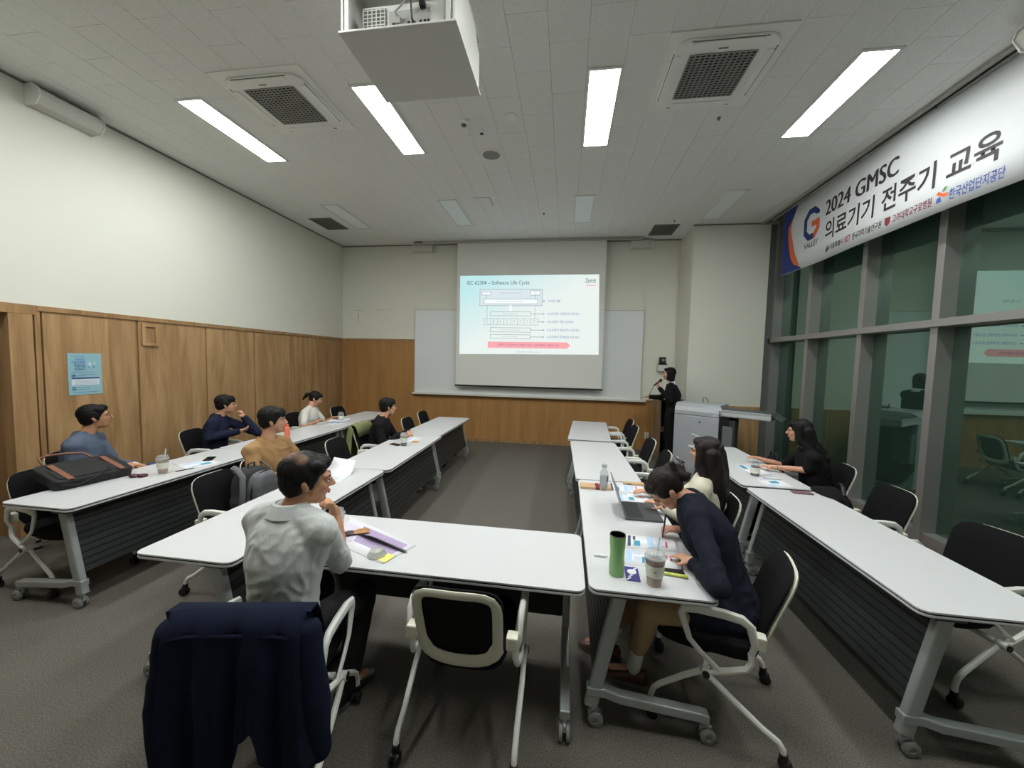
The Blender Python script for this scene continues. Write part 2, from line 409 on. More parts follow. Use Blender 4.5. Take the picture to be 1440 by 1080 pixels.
# G emblem
gy = lambda u: 6.07 - u * .345
gz = lambda v: 3.53 + v * .43
bpoly('printed_shape', [(gy(a), gz(b)) for a, b in ((0, .25), (.3, 0), (.62, .0), (.62, .19), (.38, .19), (.2, .33), (.2, .68), (.38, .82), (.62, .82), (.8, .72), (1, .72), (1, .8), (.7, 1), (.3, 1), (0, .75))], NAVY)
bpoly('printed_shape', [(gy(a), gz(b)) for a, b in ((.62, 0), (.72, 0), (1, .25), (1, .58), (.5, .58), (.5, .4), (.8, .4), (.8, .32), (.62, .19))], ORG)
def btext(body, y, z, h, width, m, bold=0):
    text(None, 'lettering', body, h, (BX - .004, y, z), (0, -1, 0), (0, 0, 1), m, ban, width=width, bold=bold, off=0, fn=bfn, sub=V((BX, 4.4, 3.66)))
btext('VALLEY', 6.04, 3.43, .075, .30, INK, .015)
btext('2024 GMSC', 5.60, 3.74, .195, 1.12, INK, 0); btext('2024 GMSC', 5.585, 3.742, .195, 1.12, INK, 0)
btext('의료기기 전주기 교육', 5.59, 3.44, .19, 2.05, INK, .025)
btext('서울특별시', 5.48, 3.275, .055, .26, INK, .01)
btext('한국과학기술연구원', 5.06, 3.27, .06, .42, INK, .01)
btext('KIST', 5.19, 3.27, .075, .10, mat('print_red', (190, 50, 60), .6), .02)
btext('고려대학교구로병원', 4.50, 3.265, .065, .43, mat('print_maroon', (120, 50, 60), .6), .01)
btext('한국산업단지공단', 3.91, 3.255, .075, .41, mat('print_blue', (60, 84, 158), .6), .015)
bpoly('printed_shape', [(5.57, 3.27), (5.535, 3.34), (5.515, 3.345), (5.55, 3.29), (5.50, 3.33), (5.49, 3.30), (5.54, 3.262)], INK)
bpoly('printed_shape', [(4.60, 3.34), (4.53, 3.34), (4.53, 3.28), (4.565, 3.245), (4.60, 3.28)], mat('print_maroon', (120, 50, 60), .6))
bpoly('printed_shape', [(4.03, 3.26), (3.98, 3.26), (3.99, 3.31), (4.02, 3.30)], mat('print_blue', (60, 84, 158), .6))
bpoly('printed_shape', [(4.03, 3.34), (3.97, 3.30), (3.93, 3.29), (3.92, 3.32), (3.97, 3.33), (4.01, 3.36)], ORG)
bpoly('printed_shape', [(3.98, 3.345), (3.95, 3.345), (3.93, 3.375), (3.96, 3.38)], mat('print_green', (90, 140, 90), .6))
for y in (6.45, 5.3, 4.3, 3.75, 2.9):
    MB().cyl((0, y - 4.4, zt - 3.66 - .02), (.04, y - 4.4, zt - 3.66 + .09), .003, 6).build('tie', PLAST_W, ban)

# ------------------------------------------------------------ ceiling fixtures
FRM = mat('lamp_frame', (222, 224, 220), .5)
def lamp(x, y, lit, w_, l, label, grp):
    r = thing('ceiling_light', label, 'ceiling light', (x + w_ / 2, y + l / 2, H), 0, grp)
    b = MB()
    for sx in (-1, 1): b.box((sx * (w_ / 2 + .012), 0, -.004), (.024, l + .048, .016))
    for sy in (-1, 1): b.box((0, sy * (l / 2 + .012), -.004), (w_, .024, .016))
    b.build('frame', FRM, r, False)
    m = emit('lamp_light', (251, 253, 250), LAMP) if lit else mat('lamp_diffuser_off', (240, 247, 247), .4)
    MB().box((0, 0, -.002), (w_, l, .006)).build('diffuser', m, r, False)
    return r
names = ['leftmost lit ceiling panel light, beside the left wall', 'lit ceiling panel light partly hidden by the projector tray',
         'lit ceiling panel light right of the projector tray', 'rightmost lit ceiling panel light, beside the windows']
for (x, y), n in zip(LP, names): lamp(x, y, True, .25, 1.114, n, 'lit ceiling lights')
names = ['unlit ceiling light nearest the left wall, beside the dark vent', 'unlit ceiling panel light left of the projection screen', 'unlit ceiling panel light above the projection screen',
         'unlit ceiling light nearest the pilaster by the windows']
lamp(-4.0, 5.77, False, .26, 1.06, names[0], 'unlit ceiling lights'); lamp(-2.03, 5.765, False, .26, 1.06, names[1], 'unlit ceiling lights')
lamp(.07, 5.788, False, .26, 1.06, names[2], 'unlit ceiling lights'); lamp(2.17, 5.80, False, .26, 1.06, names[3], 'unlit ceiling lights')
for (x, _), wh in zip(LP, ('by the left wall', 'left of the room centre', 'right of the room centre', 'by the windows')):
    lamp(x, .90, True, .25, 1.114, 'lit ceiling light overhead behind the projector, ' + wh, 'lit ceiling lights behind the camera')

ACM = mat('ac_white', (238, 239, 235), .5)
def ac(x, y, label):
    r = thing('ceiling_air_conditioner', label, 'air conditioner', (x, y, H))
    W = .44
    MB().prism(rrect(2 * W, 2 * W, .01), 2, -.012, -.001).build('outer_panel', ACM, r, False, bevel=.002)
    MB().prism(rrect(.76, .76, .12), 2, -.034, -.012).build('cassette_face', ACM, r, False, bevel=.008)
    for a in range(4):
        m = Matrix.Rotation(a * pi / 2, 3, 'Z'); b = MB()
        b.prism(rrect(.5, .058, .028), 2, -.041, -.034)
        b.v = [m @ (p + V((0, .34, 0))) for p in b.v]; b.build('louver', ACM, r, False, bevel=.002)
        b = MB(); b.prism(rrect(.54, .008, .003), 2, -.036, -.033); b.v = [m @ (p + V((0, .372, 0))) for p in b.v]; b.build('slot', mat('slot_grey', (110, 112, 108), .8), r, False)
    MB().prism(rrect(.50, .50, .05), 2, -.036, -.034).build('grille_back', DARK, r, False)
    b = MB(); n = 17
    for k in range(n + 1):
        b.box((0, -.245 + .49 * k / n, -.039), (.49, .009, .006))
    for k in range(13): b.box((-.245 + .49 * k / 12, 0, -.039), (.010, .49, .006))
    o = b.build('grille', mat('grille_grey', (160, 162, 156), .6), r, False); o['kind'] = 'stuff'
    MB().box((-.02, -.29, -.036), (.07, .008, .004)).build('nameplate', mat('slot_grey', (110, 112, 108), .8), r, False)
ac(-2.745, 3.46, 'square white ceiling air conditioner near the left wall lights')
ac(1.13, 3.50, 'square white ceiling air conditioner right of the centre light')

def vent(x, y, label):
    r = thing('ceiling_vent', label, 'vent', (x, y, H), 0, 'dark ceiling vents')
    MB().box((0, 0, -.001), (.40, .52, .004)).build('backing', mat('vent_dark', (62, 62, 58), .8), r, False)
    b = MB()
    for sx in (-1, 1): b.box((sx * .205, 0, -.004), (.02, .56, .012))
    for sy in (-1, 1): b.box((0, sy * .27, -.004), (.39, .02, .012))
    b.build('frame', mat('vent_frame', (110, 110, 104), .6), r, False)
    for k in range(14):
        MB().box((0, -.24 + .48 * k / 13, -.006), (.385, .006, .012), Matrix.Rotation(.6, 3, 'X')).build('slat', mat('vent_frame', (110, 110, 104), .6), r, False)
vent(-4.41, 6.57, 'dark grey ceiling vent near the left wall'); vent(1.68, 7.35, 'dark grey ceiling vent near the pilaster')
r = thing('ceiling_speaker', 'round grey ceiling speaker beyond the projector tray', 'speaker', (-.96, 4.56, H))
MB().lathe((0, 0, 0), [(.125, .0), (.125, -.008), (.105, -.012), (.104, -.004)], 32).build('rim', ACM, r)
MB().lathe((0, 0, 0), [(.104, -.004), (.0, -.006)], 32).build('mesh_cover', mat('mesh_grey', (140, 142, 138), .8), r)
r = thing('smoke_detector', 'small white domed smoke detector between the centre lights', 'detector', (-1.12, 3.92, H))
MB().lathe((0, 0, 0), [(.055, 0), (.055, -.018), (.042, -.03), (.02, -.034), (0, -.036)], 20).build('base', ACM, r)
MB().lathe((0, 0, -.03), [(.028, 0), (.028, -.008), (.018, -.02), (0, -.022)], 12).build('sensor', mat('slot_grey', (110, 112, 108), .8), r)
r = thing('sprinkler', 'small ceiling sprinkler head beside the smoke detector', 'sprinkler', (-.97, 4.09, H))
MB().lathe((0, 0, 0), [(.03, 0), (.028, -.008), (.012, -.012), (.01, -.03), (0, -.03)], 14).build('cup', ACM, r)
MB().lathe((0, 0, -.032), [(.02, 0), (.02, -.004), (0, -.005)], 12).build('deflector', BLACKP, r)
tag(MB().lathe((-.63, 3.90, H), [(.07, 0), (.07, -.006), (.05, -.01), (0, -.011)], 24).build('detector_cover', ACM), 'flat round white ceiling cover right of the smoke detector', 'cover')
for i, (x, y) in enumerate(((1.42, 4.13), (-3.68, 3.60), (1.75, 6.9), (-.44, 6.4))):
    tag(MB().lathe((x, y, H), [(.018, 0), (.018, -.006), (.008, -.01), (.007, -.025), (0, -.025)], 10).build('sprinkler', mat('slot_grey', (110, 112, 108), .8)),
        ['small sprinkler head beside the right air conditioner', 'small sprinkler head beside the leftmost lit light', 'small sprinkler head beside the right dark vent', 'small sprinkler head above the projection screen'][i], 'sprinkler')
MB().box((-1.35, 5.72, H + .0005), (.26, .01, .002)).build('hatch_gap', DARK, ceil, False)
MB().box((-1.22, 5.88, H + .0005), (.008, .3, .002)).build('hatch_gap', DARK, ceil, False)

# ------------------------------------------------------------ projector in its tray
pj = thing('projector_lift', 'white open tray lift hanging from the ceiling holding the projector', 'projector lift', (-.97, 2.34, 3.55))
PW = mat('tray_white', (205, 206, 200), .5)
MB().bbox((-.345, -.29, 0), (.335, .285, .012)).build('bottom_plate', PW, pj, False, bevel=.002)
for sx in (-1, 1):
    b = MB(); x = sx * .322 - .005
    b.prism([(-.28, .012), (.28, .012), (.28, .27), (.23, .27), (.18, .34), (-.28, .34)], 0, x - .006, x + .006)
    b.build('side_plate', PW, pj, False)
    MB().bbox((x - sx * .03 - .012, -.285, .012), (x - sx * .03 + .012, -.265, .34)).build('post', PW, pj, False)
MB().bbox((-.335, -.28, .34), (.325, .28, .352)).build('top_plate', PW, pj, False)
for sx in (-1, 1):
    MB().cyl((sx * .2, 0, .352), (sx * .2, 0, H - 3.55), .02, 10).build('hanger_rod', PW, pj)
pr = thing('projector', 'white projector with a port panel and cables inside the ceiling tray', 'projector', (-.97, 2.33, 3.562))
MB().prism(rrect(.52, .40, .03), 2, .012, .18).build('body', mat('projector_white', (222, 224, 220), .4), pr, False, bevel=.008)
for sx in (-1, 1):
    for sy in (-1, 1): MB().cyl((sx * .2, sy * .15, 0), (sx * .2, sy * .15, .014), .014, 8).build('foot', BLACKP, pr)
b = MB()
b.bbox((-.235, -.206, .03), (-.10, -.2, .16)); b.build('vent_panel', mat('slot_grey', (110, 112, 108), .8), pr, False)
for k in range(6): MB().bbox((-.236 + .026 * k, -.21, .03), (-.232 + .026 * k, -.2, .16)).build('vent_bar', PLAST_W, pr, False)
for k in range(7): MB().bbox((-.235, -.209, .03 + .02 * k), (-.10, -.2, .034 + .02 * k)).build('vent_bar', PLAST_W, pr, False)
MB().bbox((-.08, -.203, .045), (.16, -.1995, .14)).build('port_panel', mat('port_grey', (176, 178, 174), .5), pr, False)
for k, x in enumerate((-.06, -.04, .03, .055, .1, .125, .145)):
    MB().bbox((x, -.207, .060), (x + .013, -.202, .076)).build('port', BLACKP, pr, False)
MB().bbox((-.075, -.22, .018), (-.0, -.2, .045)).build('lens_shift_bar', BLACKP, pr, False)
MB().tube([(-.025, -.21, .09), (-.03, -.235, .11), (.0, -.245, .12), (.06, -.23, .2), (.08, -.18, .27)], .005, 6).build('cable', mat('cable_grey', (170, 170, 160), .6), pr)
MB().bbox((-.04, -.222, .06), (-.01, -.204, .10)).build('plug', mat('cable_grey', (170, 170, 160), .6), pr, False)
MB().tube([(.075, -.206, .04), (.07, -.24, .06), (.065, -.245, .15), (.075, -.22, .28)], .006, 6).build('cable', BLACKP, pr)
MB().cyl((.075, -.205, .035), (.075, -.23, .05), .012, 8).build('plug', BLACKP, pr)
MB().bbox((.105, -.23, .135), (.135, -.2, .165)).build('plug', BLACKP, pr, False)

# ------------------------------------------------------------ wall speakers
def wspk(x, y, L, label, axis):
    r = thing('wall_speaker', label, 'speaker', (x, y, H))
    b = MB(); 
    if axis == 'left':
        prof = [(0, -.03), (.08, -.02), (.15, -.06), (.17, -.12), (.12, -.19), (.0, -.20)]
        b.prism(prof, 1, -L / 2, L / 2); c1 = MB().prism([(0, -.02), (.09, -.01), (.16, -.055), (.18, -.12), (.125, -.2), (0, -.21)], 1, -L / 2 - .01, -L / 2)
        c2 = MB().prism([(0, -.02), (.09, -.01), (.16, -.055), (.18, -.12), (.125, -.2), (0, -.21)], 1, L / 2, L / 2 + .01)
    else:
        b.prism([(-p[0], p[1]) for p in [(0, -.03), (.12, -.03), (.14, -.06), (.10, -.17), (0, -.18)]], 0, -L / 2, L / 2)
        c1 = MB().prism([(-p[0], p[1]) for p in [(0, -.02), (.125, -.02), (.15, -.06), (.105, -.18), (0, -.19)]], 0, -L / 2 - .01, -L / 2)
        c2 = MB().prism([(-p[0], p[1]) for p in [(0, -.02), (.125, -.02), (.15, -.06), (.105, -.18), (0, -.19)]], 0, L / 2, L / 2 + .01)
    b.build('grille', CREAMW, r, True); c1.build('end_cap', PLAST_W, r, False); c2.build('end_cap', PLAST_W, r, False)
    return r
wspk(XL, 3.18, .48, 'pale column speaker high on the left wall', 'left')
o = wspk(XR - .03, 3.22, .48, 'pale speaker at the ceiling above the banner end', 'left'); o.rotation_euler = (0, 0, pi); o.location = (XR - .03, 3.02, H)
wspk(-3.10, FY, .42, 'small pale speaker high on the front wall, left of the screen', 'f')
wspk(1.40, FY, .38, 'small pale speaker high on the front wall, right of the screen', 'f')

# ------------------------------------------------------------ screen, whiteboard
wb = thing('whiteboard', 'wide white marker board behind the projection screen', 'whiteboard', (-.86, FY - .025, 1.9))
MB().bbox((-2.41, -.012, -.88), (2.36, .0, .905)).build('board', mat('whiteboard_white', (224, 229, 229), .3), wb, False)
b = MB(); b.bbox((-2.425, -.018, .9), (2.375, .0, .915)); b.bbox((-2.425, -.018, -.9), (-2.408, 0, .9)); b.bbox((2.36, -.018, -.9), (2.375, 0, .9))
b.build('frame', mat('frame_pale', (190, 192, 184), .5), wb, False)
MB().bbox((-2.44, -.10, -.915), (2.46, 0, -.88)).build('pen_tray', mat('tray_pale', (214, 212, 200), .5), wb, False, bevel=.004)
SX0, SX1, SYW = -2.30, .715, 7.72
ps = thing('projection_screen', 'large pull-down projection screen showing a slide', 'screen', (-.79, SYW, 4.17))
MB().bbox((SX0 + .79, -.002, 1.225 - 4.17), (SX1 + .79, .002, -.02)).build('screen_fabric', mat('screen_fabric', (226, 227, 221), .9), ps, False)
MB().cyl((SX0 + .77, 0, 1.21 - 4.17), (SX1 + .81, 0, 1.21 - 4.17), .018, 10).build('bottom_bar', BLACKP, ps)
for sx in (0, 1):
    MB().bbox(((SX0, SX1)[sx] + .79 - .006, -.004, 1.22 - 4.17), ((SX0, SX1)[sx] + .79 + .006, .004, -.02)).build('edge_tape', mat('edge_pale', (214, 214, 208), .7), ps, False)
MB().bbox((-3.22 + .79, -.04, -.022), (1.40 + .79, .03, .02)).build('housing_rail', mat('rail_grey', (176, 176, 170), .5), ps, False)
MB().bbox((-3.22 + .79, -.045, -.0), (-3.05 + .79, -.03, .022)).build('housing_bracket', BLACKP, ps, False)
# projected slide
sm = bpy.data.materials.new('slide_light'); sm.use_nodes = True; nt = sm.node_tree; nt.nodes.clear()
o_ = nt.nodes.new('ShaderNodeOutputMaterial'); e = nt.nodes.new('ShaderNodeEmission'); tc = nt.nodes.new('ShaderNodeTexCoord')
sp = nt.nodes.new('ShaderNodeSeparateXYZ'); nt.links.new(tc.outputs['Generated'], sp.inputs[0])
ad = nt.nodes.new('ShaderNodeMath'); ad.operation = 'SUBTRACT'; nt.links.new(sp.outputs[2], ad.inputs[0]); nt.links.new(sp.outputs[0], ad.inputs[1])
ra = nt.nodes.new('ShaderNodeValToRGB'); ra.color_ramp.elements[0].position = 0.0; ra.color_ramp.elements[1].position = .8
ra.color_ramp.elements[0].color = (*lin((228, 236, 232)), 1); ra.color_ramp.elements[1].color = (*lin((186, 226, 228)), 1)
nt.links.new(ad.outputs[0], ra.inputs[0]); nt.links.new(ra.outputs[0], e.inputs[0]); e.inputs[1].default_value = .98
nt.links.new(e.outputs[0], o_.inputs[0])
OFF = V((-.79, SYW, 4.17))
def sq(x0, x1, z0, z1, m, y=-.0035, name='printed_shape'):
    return MB().add([V((x, SYW + y, z)) - OFF for x, z in ((x0, z0), (x1, z0), (x1, z1), (x0, z1))], [(0, 1, 2, 3)]).build(name, m, ps, False)
MB().add([V((x, SYW - .003, z)) - OFF for x, z in ((-2.228, 1.868), (.638, 1.912), (.592, 3.49), (-2.233, 3.486))], [(0, 1, 2, 3)]).build('slide', sm, ps, False)
SG = emit('slide_grey', (150, 166, 172), .9); SGd = emit('slide_text', (96, 118, 130), .9); SB = emit('slide_blue', (110, 130, 190), .9)
SR = emit('slide_red', (242, 168, 172), .98); SW = emit('slide_white', (238, 246, 244), 1.0); SLG = emit('slide_pale', (214, 226, 230), .97)
def frame_(x0, x1, z0, z1, t=.009, fill=None, y=-.005):
    if fill: sq(x0, x1, z0, z1, fill, y)
    b = MB()
    for (a, b_, c, d) in ((x0, x1, z0, z0 + t), (x0, x1, z1 - t, z1), (x0, x0 + t, z0, z1), (x1 - t, x1, z0, z1)):
        b.add([V((x, SYW + y - .0015, z)) - OFF for x, z in ((a, c), (b_, c), (b_, d), (a, d))], [(0, 1, 2, 3)])
    b.build('printed_outline', SG, ps, False)
def stext(body, x, z, h, m, width=None, align='LEFT', bold=0, shear=0):
    o = text(None, 'lettering', body, h, V((x, SYW - .009, z)) - OFF, (1, 0, 0), (0, 0, 1), m, ps, width=width, align=align, bold=bold, off=0, shear=shear)
stext('IEC 62304 – Software Life Cycle', -2.085, 3.30, .082, SGd, 1.30, bold=.008)
frame_(-1.81, -.515, 2.87, 3.21, fill=SLG)
frame_(-1.765, -1.58, 3.085, 3.175, fill=SW, y=-.007); frame_(-.76, -.565, 3.08, 3.185, fill=SW, y=-.007); frame_(-1.72, -.605, 2.908, 3.01, fill=SW, y=-.007)
stext('SYSTEM DEVELOPMENT PROCESSES', -1.17, 3.12, .02, SG, align='CENTER'); stext('Activities outside the scope of this standard', -1.17, 2.95, .022, SG, align='CENTER')
stext('Customer\nneeds', -1.67, 3.135, .018, SG, align='CENTER'); stext('Customer\nneeds\nsatisfied', -.66, 3.15, .018, SG, align='CENTER')
frame_(-1.58, -.74, 2.665, 2.755); stext('Software risk management', -1.16, 2.70, .02, SG, align='CENTER')
for k in range(8):
    a = -1.715 + 1.115 * k / 8; frame_(a, a + 1.115 / 8 + .008, 2.48, 2.615, .007)
    stext('Dev\nplan\nwork', a + .07, 2.57, .02, SG, align='CENTER')
frame_(-1.58, -.735, 2.335, 2.43); frame_(-1.58, -.735, 2.20, 2.29)
stext('Software configuration management', -1.16, 2.375, .02, SG, align='CENTER'); stext('Software problem resolution', -1.16, 2.24, .02, SG, align='CENTER')
for x in (-1.65, -.66): sq(x - .004, x + .004, 2.615, 2.875, SG)
for x in (-1.67, -.66): sq(x - .004, x + .004, 3.01, 3.085, SG, -.009)
b = MB().add([V((x, SYW - .008, z)) - OFF for x, z in ((-1.18, 2.88), (-1.18, 2.80), (-1.21, 2.80), (-1.16, 2.755), (-1.11, 2.80), (-1.14, 2.80), (-1.14, 2.88))], [tuple(range(7))]).build('printed_shape', SW, ps, False)
for z, bd, wd in ((2.965, '시스템 개발', .26), (2.71, '소프트웨어 위험관리 프로세스', .66), (2.55, '소프트웨어 개발 프로세스', .54), (2.385, '소프트웨어 형상관리 프로세스', .66), (2.245, '소프트웨어 문제해결 프로세스', .66)):
    x0 = -.60 if z in (2.965, 2.55) else -.735
    sq(x0, -.48, z - .004, z + .004, SGd); MB().add([V((x, SYW - .006, zz)) - OFF for x, zz in ((-.49, z - .014), (-.455, z), (-.49, z + .014))], [(0, 1, 2)]).build('printed_arrowhead', SGd, ps, False)
    stext(bd, -.41, z - .02, .045, SB, wd)
MB().add([V((x, SYW - .005, z)) - OFF for x, z in ((-1.623, 2.01), (.0, 2.015), (.075, 2.08), (.0, 2.145), (-1.623, 2.137))], [(0, 1, 2, 3, 4)]).build('printed_shape', SR, ps, False)
stext('안전하고 효과적이며 신뢰할 수 있는 소프트웨어의 개발과 유지', -1.41, 2.055, .04, emit('slide_purple', (150, 90, 150), .9), 1.25, shear=.15)
stext('Copyright all rights reserved', -1.04, 1.93, .02, SG, .53)
stext('Syeis', .325, 3.345, .075, emit('slide_dark', (80, 96, 110), .9), .21, shear=.2)
sq(.32, .54, 3.325, 3.33, SGd); sq(.345, .535, 3.27, 3.285, SR)

# small things on the front wall
r = thing('wall_camera', 'black and white camera on a bracket behind the presenter', 'camera', (1.89, FY, 1.62))
MB().bbox((-.09, -.12, -.01), (.09, 0, .12)).build('bracket', mat('bracket_white', (206, 208, 204), .5), r, False, bevel=.01)
MB().bbox((-.075, -.13, .12), (.075, -.01, .15)).build('base', BLACKP, r, False, bevel=.008)
MB().cyl((.0, -.07, .15), (0, -.07, .27), .062, 18).build('head', BLACKP, r, bevel=.008)
MB().cyl((-.0, -.12, .21), (-.0, -.14, .21), .03, 14).build('lens', mat('lens_grey', (120, 124, 130), .1), r)
r = thing('wall_outlet', 'white wall outlet low on the ribbed front panel', 'outlet', (1.66, FY - .026, .30))
MB().bbox((-.04, -.01, -.06), (.04, 0, .06)).build('plate', PLAST_W, r, False, bevel=.003)
for dz in (-.025, .025): MB().cyl((0, -.012, dz), (0, -.008, dz), .016, 10).build('socket', mat('slot_grey', (110, 112, 108), .8), r)
r = thing('wall_frame', 'small empty wooden frame high on the left panelling', 'frame', (XL, 3.91, 1.97))
b = MB(); 
for (a, b_, c, d) in ((-.09, .09, .085, .12), (-.09, .09, -.14, -.105), (-.09, -.055, -.105, .085), (.055, .09, -.105, .085)): b.bbox((0, a, c), (.022, b_, d))
b.build('frame', WOOD, r, False, bevel=.002); MB().bbox((0, -.055, -.105), (.006, .055, .085)).build('inner_panel', WOOD_D, r, False)
# poster
po = thing('wall_poster', 'light blue printed notice taped to the left wood panelling', 'poster', (XL + .002, 3.28, 1.51))
PB = mat('poster_blue', (146, 190, 202), .5)
MB().bbox((0, -.14, -.215), (.002, .14, .215)).build('sheet', PB, po, False)
PN = mat('poster_navy', (40, 66, 128), .6); PMd = mat('poster_mid', (60, 120, 190), .6); PWh = mat('poster_white', (218, 226, 230), .6)
def pt(body, y, z, h, m, width=None, bold=.02): text(None, 'lettering', body, h, (.003, y, z), (0, 1, 0), (0, 0, 1), m, po, width=width, bold=bold, off=0)
pt('구로구 의료기기 기술지원센터', -.115, .178, .008, PN, .11, 0)
pt('2024년도', -.085, .143, .02, PMd, .085); pt('기술사업화', -.115, .108, .024, PMd, .115); pt('지원사업', -.09, .074, .024, PN, .09); pt('모집공고', -.09, .04, .024, PN, .09)
pt('지원대상 및 내용 안내 기업 모집', -.115, .012, .009, PN, .19, 0)
def prect(y0, y1, z0, z1, m, x=.0026): MB().add([(x, y0, z0), (x, y1, z0), (x, y1, z1), (x, y0, z1)], [(0, 1, 2, 3)]).build('printed_shape', m, po, False)
prect(-.115, .115, -.115, -.052, PWh); prect(-.115, .115, -.05, -.035, PN, .003)
for z in (-.02, -.007 - .001): prect(-.115, -.08, z - .004, z + .004, PN)
for z in (-.14, -.16): prect(-.115, -.08, z - .005, z + .005, PN); prect(-.07, .03, z - .001, z + .001, PN)
for z in (-.066, -.08, -.093, -.105): prect(-.09, .10, z - .0012, z + .0008, PMd, .0032)
prect(-.07, .09, -.009, -.006, PN); prect(-.07, .0, -.022, -.019, PN); prect(-.11, .115, -.19, -.187, PN)
prect(.03, .05, .09, .12, PWh); prect(.02, .035, .068, .075, PMd); prect(.065, .08, .07, .078, PN); prect(.075, .085, .1, .125, PWh)

# ------------------------------------------------------------ folding tables
def make_table(L=1.62, D=.57):
    r = thing('folding_table', 'x', 'table')
    TZ = .72
    MB().prism(rrect(L, D, .045), 2, TZ - .009, TZ).build('table_top', WHITE, r, False, bevel=.0015)
    MB().prism(rrect(L - .008, D - .008, .042), 2, TZ - .0165, TZ - .009).build('edge_band', BLACKP, r, False)
    MB().prism(rrect(L, D, .045), 2, TZ - .027, TZ - .0165).build('lower_board', WHITE, r, False, bevel=.0015)
    b = MB(); b.bbox((-L / 2 + .1, .10, TZ - .085), (L / 2 - .1, .15, TZ - .026)); b.build('beam', BEAM, r, False, bevel=.003)
    MB().bbox((-L / 2 + .05, -.10, TZ - .05), (L / 2 - .05, .26, TZ - .026)).build('under_frame', mat('under_dark', (46, 48, 48), .6), r, False)
    b = MB(); b.tube([(-L / 2 + .1, -.06, TZ - .04), (-L / 2 + .14, -.17, TZ - .055), (-L / 2 + .2, -.2, TZ - .055), (L / 2 - .2, -.2, TZ - .055), (L / 2 - .14, -.17, TZ - .055), (L / 2 - .1, -.06, TZ - .04)], .008, 8)
    b.build('release_bar', GREYM, r)
    for sx in (-1, 1):
        x = sx * (L / 2 - .075)
        # slanted leg: rectangular tube
        a, c = V((x, .13, TZ - .03)), V((x, .252, .10))
        d = (c - a); ang = atan2(d.y, -d.z)
        m = Matrix.Rotation(ang, 3, 'X')
        b = MB(); b.prism(rrect(.042, .066, .012, 3), 2, -d.length / 2, d.length / 2); b.v = [m @ p + (a + c) / 2 for p in b.v]
        b.build('leg', GREYM, r, True, ang=30)
        MB().box((x, .13, TZ - .045), (.06, .12, .04)).build('hinge_bracket', mat('hinge_dark', (70, 73, 74), .5), r, False, bevel=.004)
        b = MB(); b.rings([[V((x + u * .024, y, z + v * .022)) for u, v in ((-1, -1), (1, -1), (1, 1), (-1, 1))] for y, z in ((-.285, .115), (-.25, .122), (.12, .155), (.19, .175), (.275, .175))])
        b.build('foot_bar', GREYM, r, False, bevel=.006)
        for y in (-.27, .24):
            cs = MB()
            z = .04
            cs.cyl((x, y, .072), (x, y, .108), .012, 10); cs.bbox((x - .008, y - .03, .045), (x + .008, y + .022, .078))
            cst = cs.build('caster', GREYM, r, True, bevel=.003)
            for s2 in (-1, 1):
                MB().lathe((x + s2 * .009, y - .012, .036), [(.036, 0), (.036, .014), (.03, .018), (.014, .018), (.012, .013), (0, .013)], 18, Matrix.Rotation(s2 * pi / 2, 3, 'Y')).build('wheel', RUBBER, cst)
    mp = MB(); pa, pb = V((0, .150, TZ - .09)), V((0, .243, .235))
    d = (pb - pa); n = 9; nr = V((0, -d.z, d.y)).normalized() * -1
    mp.bbox((-L / 2 + .1, pa.y - .008, pa.z - .01), (L / 2 - .1, pa.y + .0, pa.z + .02))
    m = Matrix.Rotation(atan2(d.y, -d.z), 3, 'X')
    mp.box((pa + pb) / 2 - V((0, .006, 0)), (L - .2, .006, d.length), m)
    panel = mp.build('modesty_panel', mat('panel_back', (30, 32, 32), .7), r, False)
    sl = MB().box((0, 0, 0), (L - .19, .012, d.length / n - .007)).mesh('slat', False); sl.materials.append(SLATM)
    for k in range(n):
        o = bpy.data.objects.new('slat', sl); COL.objects.link(o); o.parent = panel
        o.location = pa + d * ((k + .5) / n); o.rotation_euler = (atan2(d.y, -d.z), 0, 0)
    return r
T0 = make_table()
tables = [
    # x, y, rz (modesty side direction = local +Y), label
    (-3.465, 2.78, -pi / 2, 'nearest folding table of the row along the left wall, with a black bag on it'),
    (-3.475, 4.375, -pi / 2, 'middle folding table of the row along the left wall, before the man in navy'),
    (-3.50, 5.945, -pi / 2, 'farthest folding table of the left wall row, with a document and drink'),
    (-1.895, 2.40, -pi / 2, 'nearest folding table of the second row, in front of the tan shirt man'),
    (-1.885, 4.03, -pi / 2 + .025, 'middle folding table of the second row, before the man in black'),
    (-1.94, 5.655, -pi / 2, 'farthest folding table of the second row, empty'),
    (-.69, 1.955, 0, 'folding table across the front, at which the white shirt man sits'),
    (.422, 2.51, pi / 2, 'folding table with a green tumbler, laptop and open notes'),
    (.387, 4.15, pi / 2 + .02, 'empty folding table just beyond the water bottle'),
    (.386, 5.87, pi / 2 - .06, 'farthest empty folding table right of the aisle'),
    (1.83, 2.60, pi / 2, 'nearest folding table beside the windows, empty white top'),
    (1.85, 4.27, pi / 2 - .02, 'farther folding table beside the windows, with papers and an iced drink'),
]
for i, (x, y, rz, lb) in enumerate(tables):
    if i == 0: T0.location = (x, y, 0); T0.rotation_euler = (0, 0, rz); T0['label'] = lb; T0['group'] = 'folding training tables'
    else:
        t_ = dup(T0, (x, y, 0), rz, lb, 'folding training tables')
        if i in (1, 2): t_.scale = (.963, 1, 1)

